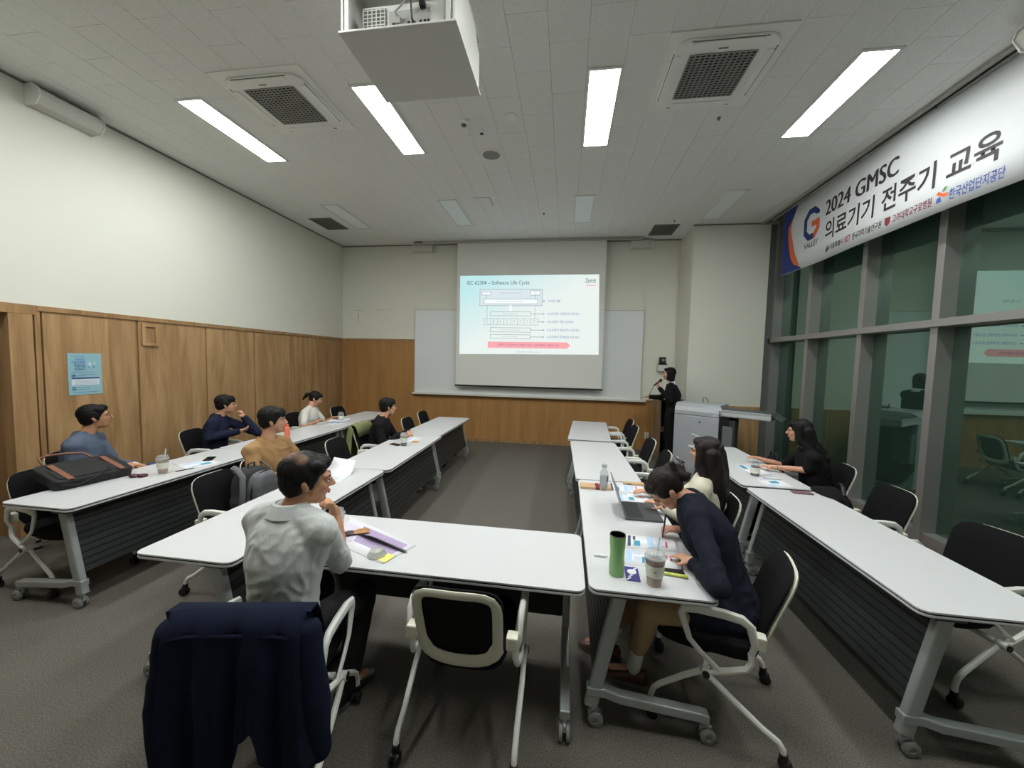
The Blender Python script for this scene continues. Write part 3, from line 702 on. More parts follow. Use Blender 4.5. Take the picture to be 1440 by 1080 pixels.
# ------------------------------------------------------------ chairs
def back_surf(u, v):
    # u -1..1 across, v 0..1 up; chair faces +Y
    wv = .188 + .012 * v
    return V((u * wv, -.165 - .105 * v - .02 * v * v - .02 * (1 - u * u), .435 + .39 * v))
def back_outline(k, N, s=1.0):
    a = 2 * pi * k / N; c_, s_ = cos(a), sin(a); p = 5.0
    q = (abs(c_) ** p + abs(s_) ** p) ** (-1 / p)
    x, y = q * c_ * s, q * s_ * s
    if y < 0: y -= .10 * (1 - x * x)
    return x, .5 + y * .5
def make_chair():
    r = thing('conference_chair', 'x', 'chair')
    # backrest mesh pad
    N = 40; b = MB(); rg = []
    for off, s_ in ((.014, .0), (.016, .5), (.012, .93), (.003, 1.0), (-.006, 1.0), (-.006, .0)):
        rg.append([back_surf(*back_outline(k, N, max(s_, .02))) + V((0, off, 0)) for k in range(N)])
    b.rings(rg); b.build('backrest', BLACKF, r)
    path = [back_surf(*back_outline(k, N, 1.0 - .115)) - V((0, .018, 0)) for k in range(N)]
    rs = [.0225 + (.010 if (sin(2 * pi * k / N) < -.5) else 0) for k in range(N)]
    MB().tube(path, rs, 8, closed=True, flat=(.5, 1.0)).build('back_frame', CREAM, r)
    # seat
    b = MB(); rg = []
    for z, s_ in ((.378, .80), (.388, .95), (.42, 1.0), (.452, .97), (.462, .8), (.462, .02)):
        ring = []
        for k in range(36):
            a = 2 * pi * k / 36; p = 4.5; q = (abs(cos(a)) ** p + abs(sin(a)) ** p) ** (-1 / p)
            x, y = q * cos(a) * .212 * s_, q * sin(a) * .238 * s_ + .035
            ring.append(V((x * (1 - .06 * (y < 0)), y, z - (.012 if y > .2 else 0) * (y - .2) * 8)))
        rg.append(ring)
    b.rings(rg); b.build('seat', BLACKF, r)
    MB().bbox((-.14, -.08, .360), (.14, .2, .382)).build('seat_pan', BLACKP, r, False, bevel=.006)
    MB().cyl((-.225, .03, .335), (.225, .03, .335), .014, 10).build('crossbar', PLAST_W, r)
    for sx in (-1, 1):
        X = sx * .258
        def P(y, z, x=X): return V((x, y, z))
        arm = [P(-.145, .46, X * .93), P(-.155, .52), P(-.135, .60), P(-.10, .625), P(-.03, .63), P(.08, .625), P(.135, .61), P(.145, .585), P(.105, .47), P(.06, .425), P(-.03, .355)]
        MB().tube(arm, [.013, .015, .020, .023, .024, .024, .022, .017, .013, .012, .011], 8, flat=(1.0, .7)).build('armrest', PLAST_W, r)
        side = [P(-.145, .47, X * .93), P(-.15, .43, X * .93), P(-.13, .395, X * .95), P(-.06, .365, X * .97), P(.03, .335, X)]
        MB().tube(side, .0145, 8).build('side_tube', PLAST_W, r)
        MB().bbox((X * .78, -.20, .50), (X * .98, -.145, .56)).build('arm_joint', CREAM, r, False, bevel=.006)
        front = [P(.03, .335, X * .94), P(.12, .27, X * .94), P(.22, .185, X * .92), P(.252, .15, X * .92), P(.262, .11, X * .92), P(.262, .075, X * .92)]
        MB().tube(front, .0135, 8).build('front_leg', PLAST_W, r)
        rear = [P(.03, .335, X * 1.02), P(-.08, .25, X * 1.02), P(-.2, .16, X), P(-.262, .125, X), P(-.278, .10, X), P(-.283, .07, X)]
        MB().tube(rear, .0135, 8).build('rear_leg', PLAST_W, r)
        hb = MB().cyl((X - .018, .03, .335), (X + .022, .03, .335), .021, 14).build('hub', PLAST_W, r)
        MB().cyl((X + sx * .02, .03, .335), (X + sx * .026, .03, .335), .016, 14).build('hub_cap', BLACKP, hb)
        for (y, xx) in ((.262, X * .92), (-.283, X)):
            c = MB(); c.cyl((xx, y, .045), (xx, y, .085), .017, 10); c.bbox((xx - .008, y - .03, .03), (xx + .008, y + .02, .055))
            c = c.build('caster', BLACKP, r, True, bevel=.003)
            for s2 in (-1, 1): MB().lathe((xx + s2 * .009, y - .01, .027), [(.027, 0), (.027, .011), (.02, .014), (0, .014)], 14, Matrix.Rotation(s2 * pi / 2, 3, 'Y')).build('wheel', BLACKP, c)
    return r
C0 = make_chair()
CHG = 'white framed black mesh conference chairs'
chairs = [
    (-.42, 1.735, 0.0, 'empty white framed chair seen from behind at the front table'),
    (-1.19, 1.40, .18, 'chair draped with a navy jacket, under the white shirt man'),
    (.79, 2.015, 1.27, 'chair under the woman in the navy blazer'),
    (.90, 2.86, 1.50, 'chair under the long-haired woman in cream'),
    (.80, 4.17, 1.52, 'empty chair nearest to the long-haired woman, right of the aisle table'),
    (.78, 4.80, 1.60, 'second empty chair beyond the long-haired woman'),
    (.76, 5.78, 1.60, 'third empty chair right of the aisle tables'),
    (.80, 6.42, 1.60, 'farthest empty chair right of the aisle, nearest the front wall'),
    (2.26, 2.47, 1.80, 'empty chair nearest the camera beside the windows'),
    (2.30, 3.30, 1.55, 'chair with a black shoulder bag beside the windows'),
    (2.40, 4.04, 1.45, 'chair under the woman in black beside the windows'),
    (-3.77, 2.35, -1.66, 'empty chair behind the black bag in the left corner'),
    (-4.30, 2.90, -1.45, 'chair under the man in the grey-blue shirt'),
    (-4.22, 4.02, -1.35, 'chair under the man in navy with hand at his mouth'),
    (-4.10, 5.55, -1.55, 'chair under the woman in the white T-shirt'),
    (-3.92, 6.45, -1.60, 'empty chair in the far left corner by the iced drink'),
    (-2.40, 2.54, -1.57, 'chair with a grey backpack, second row'),
    (-2.48, 3.05, -1.45, 'chair under the man in the tan shirt'),
    (-2.28, 3.92, -1.52, 'empty chair beyond the tan shirt man, second row'),
    (-2.42, 4.70, -1.55, 'chair under the man in black, with a green jacket on its back'),
    (-2.16, 5.58, -1.55, 'empty chair beyond the man in black, second row'),
    (-2.20, 6.32, -1.57, 'farthest empty chair of the second row, by the front wall'),
]
for i, (x, y, rz, lb) in enumerate(chairs):
    if i == 0: C0.location = (x, y, 0); C0.rotation_euler = (0, 0, rz); C0['label'] = lb; C0['group'] = CHG
    else: dup(C0, (x, y, 0), rz, lb, CHG)

# ------------------------------------------------------------ lectern desk, presenter's stand
pd = thing('lectern_console', 'silver electronic lectern with a curved top and fold-out shelf', 'lectern', (1.78, 6.44, 0), -.62)
CONS = mat('console_silver', (186, 191, 197), .38, metal=.2)
W_ = .66
prof = [(0, .03), (0, 1.02), (.015, 1.08), (.05, 1.12), (.10, 1.14), (.5, 1.14), (.5, .03)]
b = MB(); b.prism(prof, 0, 0, W_); b.build('cabinet', CONS, pd, False, bevel=.004)
MB().bbox((.012, -.006, .08), (W_ - .012, .002, .94)).build('front_door', CONS, pd, False, bevel=.003)
MB().bbox((0, -.003, .955), (W_, .0, .962)).build('seam', BEAM, pd, False)
MB().cyl((.39, -.012, .86), (.39, -.004, .86), .015, 12).build('lock', BEAM, pd)
MB().bbox((.57, -.004, .975), (.63, .001, .99)).build('latch', PLAST_W, pd, False)
MB().bbox((.01, .02, 0), (W_ - .01, .48, .03)).build('plinth', BEAM, pd, False)
MB().cyl((W_ - .01, .05, 1.06), (W_ + .03, .05, 1.06), .055, 20).build('hinge_disc', SILVER, pd)
b = MB(); b.prism([(.0, .3), (.02, 1.0), (.12, 1.05), (.42, 1.05), (.42, .1), (.1, .1)], 0, W_ + .0, W_ + .14); b.build('side_recess', BLACKP, pd, False)
b = MB(); b.prism([(.0, .93), (.22, .98), (.2, .45), (.02, .45)], 0, W_ + .14, W_ + .22); b.build('equipment_rack', mat('rack_dark', (52, 55, 58), .5), pd, False, bevel=.01)
MB().bbox((W_ + .05, .0, .42), (W_ + .19, .12, .84)).build('computer', mat('pc_grey', (104, 110, 114), .5), pd, False, bevel=.01)
# fold-out shelf
MB().bbox((W_ + .02, -.02, .985), (W_ + .66, .0, 1.085)).build('shelf_front', SILVER, pd, False, bevel=.003)
MB().bbox((W_ + .05, -.028, 1.0), (W_ + .65, -.018, 1.045)).build('shelf_rail', mat('rail_pale', (200, 204, 206), .4), pd, False)
MB().bbox((W_ + .02, .0, 1.07), (W_ + .66, .40, 1.085)).build('shelf_top', BEAM, pd, False)
MB().bbox((W_ + .02, .0, .985), (W_ + .66, .40, .995)).build('shelf_bottom', SILVER, pd, False)
MB().bbox((W_ + .65, -.01, .985), (W_ + .66, .40, 1.085)).build('shelf_end', SILVER, pd, False)
MB().rings([[V((W_ + .66, y, z)) for y, z in ((0, 1.08), (.4, 1.08), (.4, 1.07), (0, 1.07))], [V((W_ + .78, y, z)) for y, z in ((0, 1.0), (.4, 1.0), (.4, .985), (0, .985))]]).build('end_flap', BEAM, pd, False)
MB().tube([(.3, .44, 1.14), (.29, .44, 1.2), (.33, .42, 1.22), (.37, .43, 1.17), (.36, .44, 1.14)], .006, 6).build('cable', BLACKP, pd)
st = thing('presenter_stand', 'narrow wooden lectern with a dark inside beside the presenter', 'lectern', (1.74, 7.25, 0))
LW = wood('lectern_wood', (150, 128, 104), (128, 106, 84))
MB().bbox((0, 0, 0), (.03, .5, 1.08)).build('side_panel', LW, st, False, bevel=.002)
MB().bbox((.38, 0, 0), (.41, .5, 1.08)).build('side_panel', LW, st, False, bevel=.002)
MB().bbox((.03, .46, 0), (.38, .49, 1.05)).build('back_panel', DARK, st, False)
MB().bbox((.03, .02, .5), (.38, .46, .52)).build('shelf', LW, st, False)
MB().rings([[V((x, -.04, z)) for x, z in ((-.015, 1.08), (.425, 1.08), (.425, 1.105), (-.015, 1.105))], [V((x, .52, z)) for x, z in ((-.015, 1.11), (.425, 1.11), (.425, 1.135), (-.015, 1.135))]]).build('top_board', mat('stand_top', (60, 54, 50), .4), st, False)

# ------------------------------------------------------------ people
SKIN = mat('skin', (206, 158, 130), .55, var=.08, vscale=30, rgb2=(196, 142, 114))
SKIN2 = mat('skin_warm', (196, 146, 112), .55, var=.08, vscale=30, rgb2=(184, 130, 98))
HAIR = mat('hair_black', (17, 15, 15), .6, spec=.25, var=.4, vscale=12, rgb2=(10, 9, 9), stretch=(12, 12, 1.5), bump=.5, bscale=25)
HAIRB = mat('hair_brown', (32, 22, 20), .55, spec=.3, var=.5, vscale=12, rgb2=(18, 13, 13), stretch=(12, 12, 1.2), bump=.5, bscale=25)
LIP = mat('lips', (176, 96, 88), .5); EYEW = mat('eye_white', (214, 206, 198), .3); IRIS = mat('eye_dark', (22, 16, 14), .2)
_blobs = []
def blob(name, b, m, parent, vox=.008, smooth=4, folds=0, fscale=9, fstretch=(1, 1, 1), origin=None, fn=None):
    me = b.mesh('tmp', False); t = bpy.data.objects.new('tmp_blob', me)
    md = t.modifiers.new('r', 'REMESH'); md.mode = 'VOXEL'; md.voxel_size = vox; md.adaptivity = 0
    if smooth: q = t.modifiers.new('s', 'SMOOTH'); q.iterations = smooth; q.factor = .5
    o = link(name, bpy.data.meshes.new(name), m, parent)
    _blobs.append((t, o, m, folds, fscale, fstretch, origin or V((0, 0, 0)), fn)); return o
def flush_blobs():
    for p in _blobs: COL.objects.link(p[0])
    dg = bpy.context.evaluated_depsgraph_get()
    for (t, o, m, folds, fs, st, org, fn) in _blobs:
        me = bpy.data.meshes.new_from_object(t.evaluated_get(dg)); me.materials.clear(); me.materials.append(m)
        if folds:
            S = V(st) * fs; nn = noise.noise
            nrm = [v.normal.copy() for v in me.vertices]
            for v, n_ in zip(me.vertices, nrm):
                p = v.co; q = V((p.x * S.x, p.y * S.y, p.z * S.z))
                w_ = nn(q * .35 + V((7, 3, 1))); q = V((q.x * .8 + q.z * .5, q.y, q.z * .8 - q.x * .5)); d = 1 - abs(nn(V((q.x * .55, q.y * .55, q.z * 1.2)) + V((w_, w_, w_)) * 1.6)) * 2.6
                v.co = p + n_ * (folds * (d * .8 + nn(q * 2.3) * .35))
        if fn:
            for v in me.vertices: v.co = fn(v.co)
        for v in me.vertices: v.co -= org
        me.polygons.foreach_set('use_smooth', [True] * len(me.polygons))
        o.data = me
    for p in _blobs:
        bpy.data.objects.remove(p[0])
    _blobs.clear()

def ik(S, W, a, b_, hint):
    d = W - S; L = d.length
    if L > (a + b_) * .998: k = L / ((a + b_) * .998); a *= k; b_ *= k
    x = (a * a - b_ * b_ + L * L) / (2 * L); h = sqrt(max(a * a - x * x, 1e-6)); dn = d.normalized()
    hv = hint - dn * hint.dot(dn)
    if hv.length < 1e-4: hv = V((0, 0, -1))
    return S + dn * x + hv.normalized() * h
def yawdir(deg): return V((-sin(rad(deg)), cos(rad(deg)), 0))
def hand(b, W, d, n_, curl, thumb, s=1.0, point=False):
    d = V(d).normalized(); n_ = V(n_); n_ = (n_ - d * n_.dot(d)).normalized(); l = d.cross(n_)
    m = Matrix((l, d, n_)).transposed()
    b.ell(W + d * .045 * s, (.037 * s, .050 * s, .015 * s), m, 12, 8)
    b.cap(W - d * .01, W + d * .03 * s, .024 * s, .026 * s)
    for i, L in enumerate((.068, .076, .072, .056)):
        la = (i - 1.5) * .0205 * s * thumb * -1
        p = W + d * .080 * s + l * la; a = 0; dd = (d + l * la * 1.6).normalized()
        for k, fr in enumerate((.45, .32, .23)):
            a += curl * (.7 if k == 0 else 1)
            q = p + (dd * cos(a) + n_ * sin(a)) * L * fr * s
            b.cap(p, q, (.0092 - .0008 * k) * s, (.0086 - .0008 * k) * s, 8); p = q
    p = W + d * .02 * s + l * thumb * .026 * s
    q = p + (d * .6 + l * thumb * .6 + n_ * .45).normalized() * .036 * s
    b.cap(p, q, .012 * s, .010 * s, 8); r_ = q + (d * .85 + l * thumb * (.1 - curl * .4) + n_ * (.3 + curl * .4)).normalized() * .032 * s
    b.cap(q, r_, .0098 * s, .008 * s, 8)

def person(label, hip, neck, head, cyaw, hyaw, hpitch, wr, el=None, hands=None, kn=None, an=None, feet=None, top=None, bottom=None, shoes=None,
           sleeve=1.0, hair='short', hairm=None, skin=None, female=False, vox=.0075, glasses=False, hroll=0, sh=None, topname='shirt', botname='trousers',
           folds=.006, collar=None, pantlen=1.0, standing=False, pyaw=None, hscale=1.0, legs=True, pfold=.006, fscale=12, socks=None, front=None, hem=0):
    skin = skin or SKIN; hairm = hairm or HAIR
    hip, neck, head = V(hip), V(neck), V(head); F = yawdir(cyaw); Rt = V((F.y, -F.x, 0))
    PF = yawdir(cyaw if pyaw is None else pyaw); PR = V((PF.y, -PF.x, 0))
    root = thing('person', label, 'person', (hip.x, hip.y, 0)); org = V((hip.x, hip.y, 0))
    k = .9 if female else 1.0
    spine = (neck - hip); sd = spine.normalized(); Ff = (F - sd * F.dot(sd)).normalized()
    SHW = .172 * k
    S = {}
    for sx in (-1, 1): S[sx] = neck + Rt * sx * SHW - sd * .045 + (V(sh[(sx + 1) // 2]) if sh else V((0, 0, 0)))
    E = {}; W = {}
    for i, sx in enumerate((-1, 1)):
        W[sx] = V(wr[i])
        if el and el[i] is not None: E[sx] = V(el[i])
        else: E[sx] = ik(S[sx], W[sx], .275 * k, .245 * k, Rt * sx * .5 - V((0, 0, 1)) - F * .3)
    # torso loft
    def torso(b, g, top=True, dz0=-.04):
        prof = [(-.06, .10, .085), (0.0, .158, .115), (.12, .160, .112), (.28, .145, .102), (.45, .150, .108), (.65, .166, .118), (.82, .168, .108), (.93, .138, .088), (1.0, .085, .070), (1.05, .062, .058)]
        rl = []
        for t_, wx, wy in prof:
            c = hip + spine * t_ - Ff * (.018 * sin(pi * max(t_, 0))) ; tt = min(max(t_, 0), 1)
            R_ = (PR * (1 - tt) + Rt * tt).normalized(); F_ = R_.cross(sd) * -1
            R_ = (R_ - sd * R_.dot(sd)).normalized(); F_ = sd.cross(R_)
            ww = wx * (k if t_ > .1 else (1.02 if female else 1)) + g; wd = wy * (.95 if female else 1) + g
            if female and .55 < t_ < .8: wd += .012
            rl.append([c + R_ * cos(2 * pi * j / 20) * ww + F_ * sin(2 * pi * j / 20) * wd for j in range(20)])
        b.rings(rl)
        for sx in (-1, 1):
            b.cap(neck + Rt * sx * .045 - sd * .0, S[sx], .050 * k + g * .7, .054 * k + g)
            b.cap(hip + spine * .72 + Rt * sx * .05, S[sx] - Rt * sx * .02 - sd * .02, .085 * k + g, .058 * k + g); b.cap(hip + spine * .55 + Rt * sx * .06, S[sx] - Rt * sx * .035 - sd * .05, .08 * k + g, .056 * k + g)
            b.cap(S[sx] - sd * .12 - Rt * sx * .045, S[sx] - Rt * sx * .01, .05 * k + g, .056 * k + g)
    # head
    HM = (Matrix.Rotation(rad(hyaw), 3, 'Z') @ Matrix.Rotation(rad(hpitch), 3, 'X') @ Matrix.Rotation(rad(hroll), 3, 'Y'))
    hs = (.95 if female else 1.0) * hscale
    def hp(x, y, z): return head + HM @ V((x, y, z)) * hs
    b = MB()
    def E_(x, y, z, rx, ry, rz, n=16): b.ell(hp(x, y, z), (rx * hs, ry * hs, rz * hs), HM, n, 10)
    E_(0, -.014, .028, .073, .090, .084); E_(0, .022, -.025, .060, .066, .082); E_(0, .040, -.078, .040, .040, .030); E_(0, .0, -.06, .056, .055, .045)
    b.cap(hp(0, .083, .012), hp(0, .104, -.020), .008 * hs, .0115 * hs, 8); E_(.011, .095, -.024, .008, .009, .007, 8); E_(-.011, .095, -.024, .008, .009, .007, 8)
    E_(0, .066, .022, .052, .022, .012); E_(.034, .058, -.022, .022, .022, .020, 10); E_(-.034, .058, -.022, .022, .022, .020, 10)
    E_(0, .080, -.052, .022, .012, .010, 10); E_(0, .066, -.088, .018, .016, .013, 10)
    for sx in (-1, 1):
        E_(sx * .074, -.008, -.012, .010, .017, .030, 10); E_(sx * .079, -.016, -.002, .008, .015, .020, 10)
    b.cap(hp(0, -.018, -.05), neck + sd * .0, .050 * (k if female else 1), .056 * k)
    b.cap(neck, neck - sd * .1, .056 * k, .07 * k)
    # skin of arms and hands
    for i, sx in enumerate((-1, 1)):
        b.cap(neck - sd * .05, S[sx], .04, .045 * k); b.cap(S[sx], E[sx], .043 * k, .036 * k); b.cap(E[sx], E[sx] * .45 + W[sx] * .55, .037 * k, .033 * k); b.cap(E[sx] * .45 + W[sx] * .55, W[sx], .033 * k, .023 * k)
        h_ = (hands or {}).get(sx)
        dd = (W[sx] - E[sx]).normalized()
        if h_ is None: h_ = (dd, (0, 0, -1), .35)
        hand(b, W[sx], h_[0] or dd, h_[1], h_[2], h_[3] if len(h_) > 3 else -sx, .95 * (k * .5 + .5))
    b.cap(neck - sd * .05, hip + sd * .1, .08, .10)
    # legs
    if legs:
        H2 = {sx: hip + PR * sx * .085 for sx in (-1, 1)}
        K = {}; A = {}
        for i, sx in enumerate((-1, 1)):
            if kn and kn[i] is not None: K[sx] = V(kn[i])
            else: K[sx] = hip + PR * sx * .12 + PF * .40 + V((0, 0, -.01))
            if an and an[i] is not None: A[sx] = V(an[i])
            else: A[sx] = K[sx] + PF * .03 + V((0, 0, .09 - K[sx].z))
            b.cap(H2[sx], K[sx], .07, .05); b.cap(K[sx], A[sx], .045, .032); 
            ft = V(feet[i]) if feet and feet[i] is not None else PF
            b.cap(A[sx] + V((0, 0, -.03)), A[sx] + ft * .12 + V((0, 0, -.055)), .03, .026)
    body = blob('body', b, skin, root, vox, 3, origin=org)
    # clothes
    b = MB(); torso(b, .014)
    if sleeve > 0:
        for sx in (-1, 1):
            if sleeve <= .5:
                e = S[sx].lerp(E[sx], sleeve * 2); b.cap(S[sx], e, .060 * k, .056 * k)
            else:
                b.cap(S[sx], E[sx], .060 * k, .052 * k); e = E[sx].lerp(W[sx], min(1, (sleeve - .5) * 2) * .97); b.cap(E[sx], e, .052 * k, .041 * k if sleeve > .8 else .048 * k)
    if collar:
        pass
    if hem:
        H_ = {sx: hip + PR * sx * .085 for sx in (-1, 1)}
        b.ell(hip, (.175, .148, .12), Matrix((PR, PF, V((0, 0, 1)))).transposed())
        for i, sx in enumerate((-1, 1)): b.cap(H_[sx], H_[sx].lerp(V(kn[i]), hem), .102, .088)
    blob(topname, b, top or PLAST_W, root, vox + .001, 8, folds, fscale, (1, 1, .7), origin=org)
    if collar:
        rl = []
        N = 20
        for (r_, up_) in ((.060, .0), (.060, .048), (.070, .044), (.094, -.006)):
            ring = []
            for j in range(N):
                a = 2 * pi * j / N; ddir = Rt * cos(a) + Ff * sin(a)
                dip = .03 if sin(a) > .8 else 0
                ring.append(neck + ddir * r_ * k + sd * (up_ + .012 - dip) - org)
            rl.append(ring)
        MB().rings(rl, cap=False).build('collar', collar, root)
    if legs:
        b = MB()
        b.ell(hip + V((0, 0, .0)), (.165, .135, .10), Matrix((PR, PF, V((0, 0, 1)))).transposed())
        for sx in (-1, 1):
            a_end = K[sx].lerp(A[sx], pantlen)
            b.cap(H2[sx], K[sx], .092, .066); b.cap(K[sx], a_end, .066, .052)
            if standing: b.cap(H2[sx] + V((0, 0, .05)), a_end, .10, .085)
        if standing: b.cap(hip, (K[-1] + K[1]) / 2, .13, .11)
        blob(botname, b, bottom or BLACKF, root, vox + .002, 3, pfold, 8, (1, 1, .5), origin=org)
        for i, sx in enumerate((-1, 1)):
            ft = V(feet[i]).normalized() if feet and feet[i] is not None else PF
            lt = V((ft.y, -ft.x, 0)); rl = []
            for t_, w_, h_ in ((-.075, .022, .05), (-.06, .036, .085), (0, .038, .09), (.05, .042, .07), (.11, .046, .05), (.15, .040, .04), (.175, .02, .03)):
                c = V((A[sx].x, A[sx].y, 0)) + ft * t_; fl = max(A[sx].z - .09, 0)
                rl.append([c + lt * cos(2 * pi * j / 12) * w_ + V((0, 0, fl + max(.012, h_ / 2 + h_ / 2 * sin(2 * pi * j / 12)))) - org for j in range(12)])
            if socks: MB().cap(A[sx].lerp(K[sx], 1 - pantlen + .05) - org, A[sx] - org - V((0, 0, .02)), .037, .035).build('sock', socks, root)
            sh_ = MB().rings(rl).build('shoe', shoes or BLACKP, root)
            rl = []
            for t_, w_ in ((-.08, .02), (-.06, .04), (.05, .045), (.11, .049), (.155, .04), (.18, .02)):
                c = V((A[sx].x, A[sx].y, 0)) + ft * t_; fl = max(A[sx].z - .09, 0)
                rl.append([c + lt * a_ * w_ + V((0, 0, fl + z_)) - org for a_, z_ in ((-1, .001), (1, .001), (1, .018), (-1, .018))])
            MB().rings(rl).build('sole', mat('sole_grey', (90, 88, 84), .7), sh_)
    if front: MB().ell(neck + Ff * .085 - sd * .075 - org, (.045, .036, .095), Matrix((Rt, Ff, sd)).transposed()).build('shirt_front', front, root)
    # hair
    b = MB()
    def Hh(x, y, z, rx, ry, rz): b.ell(hp(x, y, z), (rx * hs, ry * hs, rz * hs), HM, 18, 12)
    if hair in ('short', 'man', 'thin'):
        Hh(0, -.026, .042, .082, .096, .083); Hh(0, -.050, .0, .074, .062, .078); Hh(0, .040, .076, .060, .046, .034)
        for sx in (-1, 1): Hh(sx * .068, -.012, .022, .017, .048, .045); Hh(sx * .062, .03, .062, .022, .034, .032); Hh(sx * .07, .012, -.002, .010, .014, .026)
        if hair == 'man': Hh(0, .058, .066, .056, .034, .026); Hh(.02, .07, .052, .03, .018, .022)
    elif hair == 'bob':
        Hh(0, -.026, .040, .084, .098, .086); Hh(0, .040, .078, .058, .044, .030)
        for sx in (-1, 1):
            b.cap(hp(sx * .068, .0, .05), hp(sx * .076, .012, -.085), .034 * hs, .028 * hs); b.cap(hp(sx * .06, -.04, .03), hp(sx * .055, -.045, -.10), .04 * hs, .036 * hs)
        b.cap(hp(0, -.06, .0), hp(0, -.06, -.105), .055 * hs, .045 * hs)
    elif hair in ('ponytail', 'bun'):
        Hh(0, -.026, .040, .080, .096, .083); Hh(0, -.048, .0, .072, .062, .07); Hh(0, .038, .074, .058, .044, .032)
        for sx in (-1, 1): Hh(sx * .066, .0, .03, .016, .055, .045)
        if hair == 'ponytail':
            b.cap(hp(0, -.115, .035), hp(0, -.15, .01), .022, .03); b.cap(hp(0, -.15, .01), hp(0, -.175, -.09), .032, .010)
        else:
            b.cap(hp(0, -.10, .06), hp(.02, -.13, .01), .035, .04); b.cap(hp(.03, -.125, .05), hp(-.03, -.13, -.02), .028, .03); b.cap(hp(0, -.1, .0), hp(.0, -.14, .07), .025, .02)
    elif hair == 'long':
        Hh(0, -.026, .040, .086, .100, .087); Hh(0, .040, .078, .060, .044, .032)
        bk = neck - Ff * .10
        for sx in (-1, 1):
            b.cap(hp(sx * .066, .0, .05), hp(sx * .078, .0, -.09), .036, .036)
            b.cap(hp(sx * .078, .0, -.09), neck + Rt * sx * .095 - Ff * .045 - sd * .05, .036, .036)
            b.cap(neck + Rt * sx * .095 - Ff * .045 - sd * .05, bk + Rt * sx * .09 - sd * .24, .036, .03)
        for q in (-.05, 0, .05):
            b.cap(hp(q, -.07, .0), hp(q, -.09, -.10), .055, .055); b.cap(hp(q, -.09, -.10), bk + Rt * q * 1.1 - sd * .06, .055, .05)
            b.cap(bk + Rt * q * 1.1 - sd * .06, bk + Rt * q * 1.3 - sd * .33 - Ff * .01, .05, .022)
    hb = blob('hair', b, hairm, root, .006, 2, .0035 if hair != 'long' else .005, 40 if hair != 'long' else 26, (1, 1, .35), origin=org)
    # face details
    L = lambda p: p - org
    for sx in (-1, 1):
        ey = MB().ell(L(hp(sx * .030, .0765, .0)), (.0125 * hs, .008 * hs, .0052 * hs), HM, 10, 6).build('eye', EYEW, root)
        MB().ell(L(hp(sx * .030, .0825, .0)), (.0058 * hs, .004 * hs, .0052 * hs), HM, 8, 6).build('iris', IRIS, ey)
        MB().tube([L(hp(sx * .044, .070, .0035)), L(hp(sx * .030, .0855, .0065)), L(hp(sx * .017, .078, .0035))], .0016, 5).build('eyelid', IRIS, ey)
        MB().tube([L(hp(sx * .050, .072, .020)), L(hp(sx * .034, .086, .026)), L(hp(sx * .016, .089, .022))], [.002, .0032, .0026], 6).build('eyebrow', IRIS, root)
    MB().ell(L(hp(0, .0895, -.0495)), (.020 * hs, .006 * hs, .0042 * hs), HM, 12, 6).ell(L(hp(0, .0885, -.0575)), (.017 * hs, .006 * hs, .0048 * hs), HM, 12, 6).build('lips', LIP, root)
    if glasses:
        g = MB()
        for sx in (-1, 1):
            g.tube([L(hp(sx * .034 + .022 * cos(a), .094, .0 + .015 * sin(a))) for a in [2 * pi * q / 16 for q in range(16)]], .0013, 5, closed=True)
            g.tube([L(hp(sx * .056, .093, .004)), L(hp(sx * .074, .06, .006)), L(hp(sx * .08, -.02, .0))], .0013, 5)
        g.tube([L(hp(-.012, .095, .003)), L(hp(.012, .095, .003))], .0013, 5)
        g.build('glasses', mat('glasses_frame', (70, 62, 56), .3, metal=.6), root)
    return root, S, E, W, K if legs else None, hp

def cloth(name, rgb, **kw): return mat(name, rgb, .9, var=.18, vscale=200, bump=.35, bscale=350, spec=.2, **kw)
BLU = cloth('shirt_grey_blue', (92, 104, 124)); NV = cloth('navy_shirt', (30, 36, 58)); TAN = cloth('tan_shirt', (168, 132, 92)); WT_ = cloth('white_tee', (226, 226, 218))
BK = cloth('black_cloth', (22, 22, 24)); LG = cloth('pale_shirt', (206, 210, 208)); BZ = cloth('navy_blazer', (24, 28, 42)); CR_ = cloth('cream_knit', (222, 216, 196)); JEAN = cloth('blue_jeans', (58, 74, 104)); KH = cloth('khaki', (172, 146, 112))
up = (0, 0, 1); dn = (0, 0, -1)
person('seated man in glasses and a grey-blue shirt beside the light blue poster', (-4.30, 2.80, .50), (-4.33, 2.82, .965), (-4.285, 2.88, 1.145), -58, -36, 6,
       [(-4.06, 3.02, .66), (-3.99, 2.90, .70)], el=[None, (-4.22, 2.66, .72)], hands={-1: (None, dn, .3), 1: ((.6, .5, 0), dn, .3)}, kn=[(-3.93, 3.10, .62), None], an=[(-3.85, 3.2, .30), None], top=BLU, bottom=JEAN, sleeve=.82, glasses=True, hair='short', skin=SKIN2, collar=BLU)
person('seated man in a navy shirt resting his chin on his raised hand', (-4.22, 4.02, .50), (-4.22, 4.05, .96), (-4.155, 4.10, 1.13), -62, -42, -4,
       [(-4.02, 4.22, .955), (-4.00, 4.10, .80)], el=[(-3.88, 4.27, .765), (-4.12, 3.82, .76)], hands={-1: ((-.25, -.25, 1), (-.8, -.4, -.1), 1.1), 1: ((.5, .7, .12), (-.5, .2, .6), .5)}, top=NV, bottom=BK, hair='man', collar=NV)
person('seated man in a tan shirt turned towards the screen', (-2.52, 2.95, .50), (-2.56, 2.92, .99), (-2.52, 2.945, 1.185), -92, -52, -4,
       [(-2.24, 3.12, .735), (-2.24, 2.86, .735)], el=[(-2.45, 3.22, .74), (-2.47, 2.68, .73)], top=TAN, bottom=BK, hair='man', collar=TAN, folds=.008)
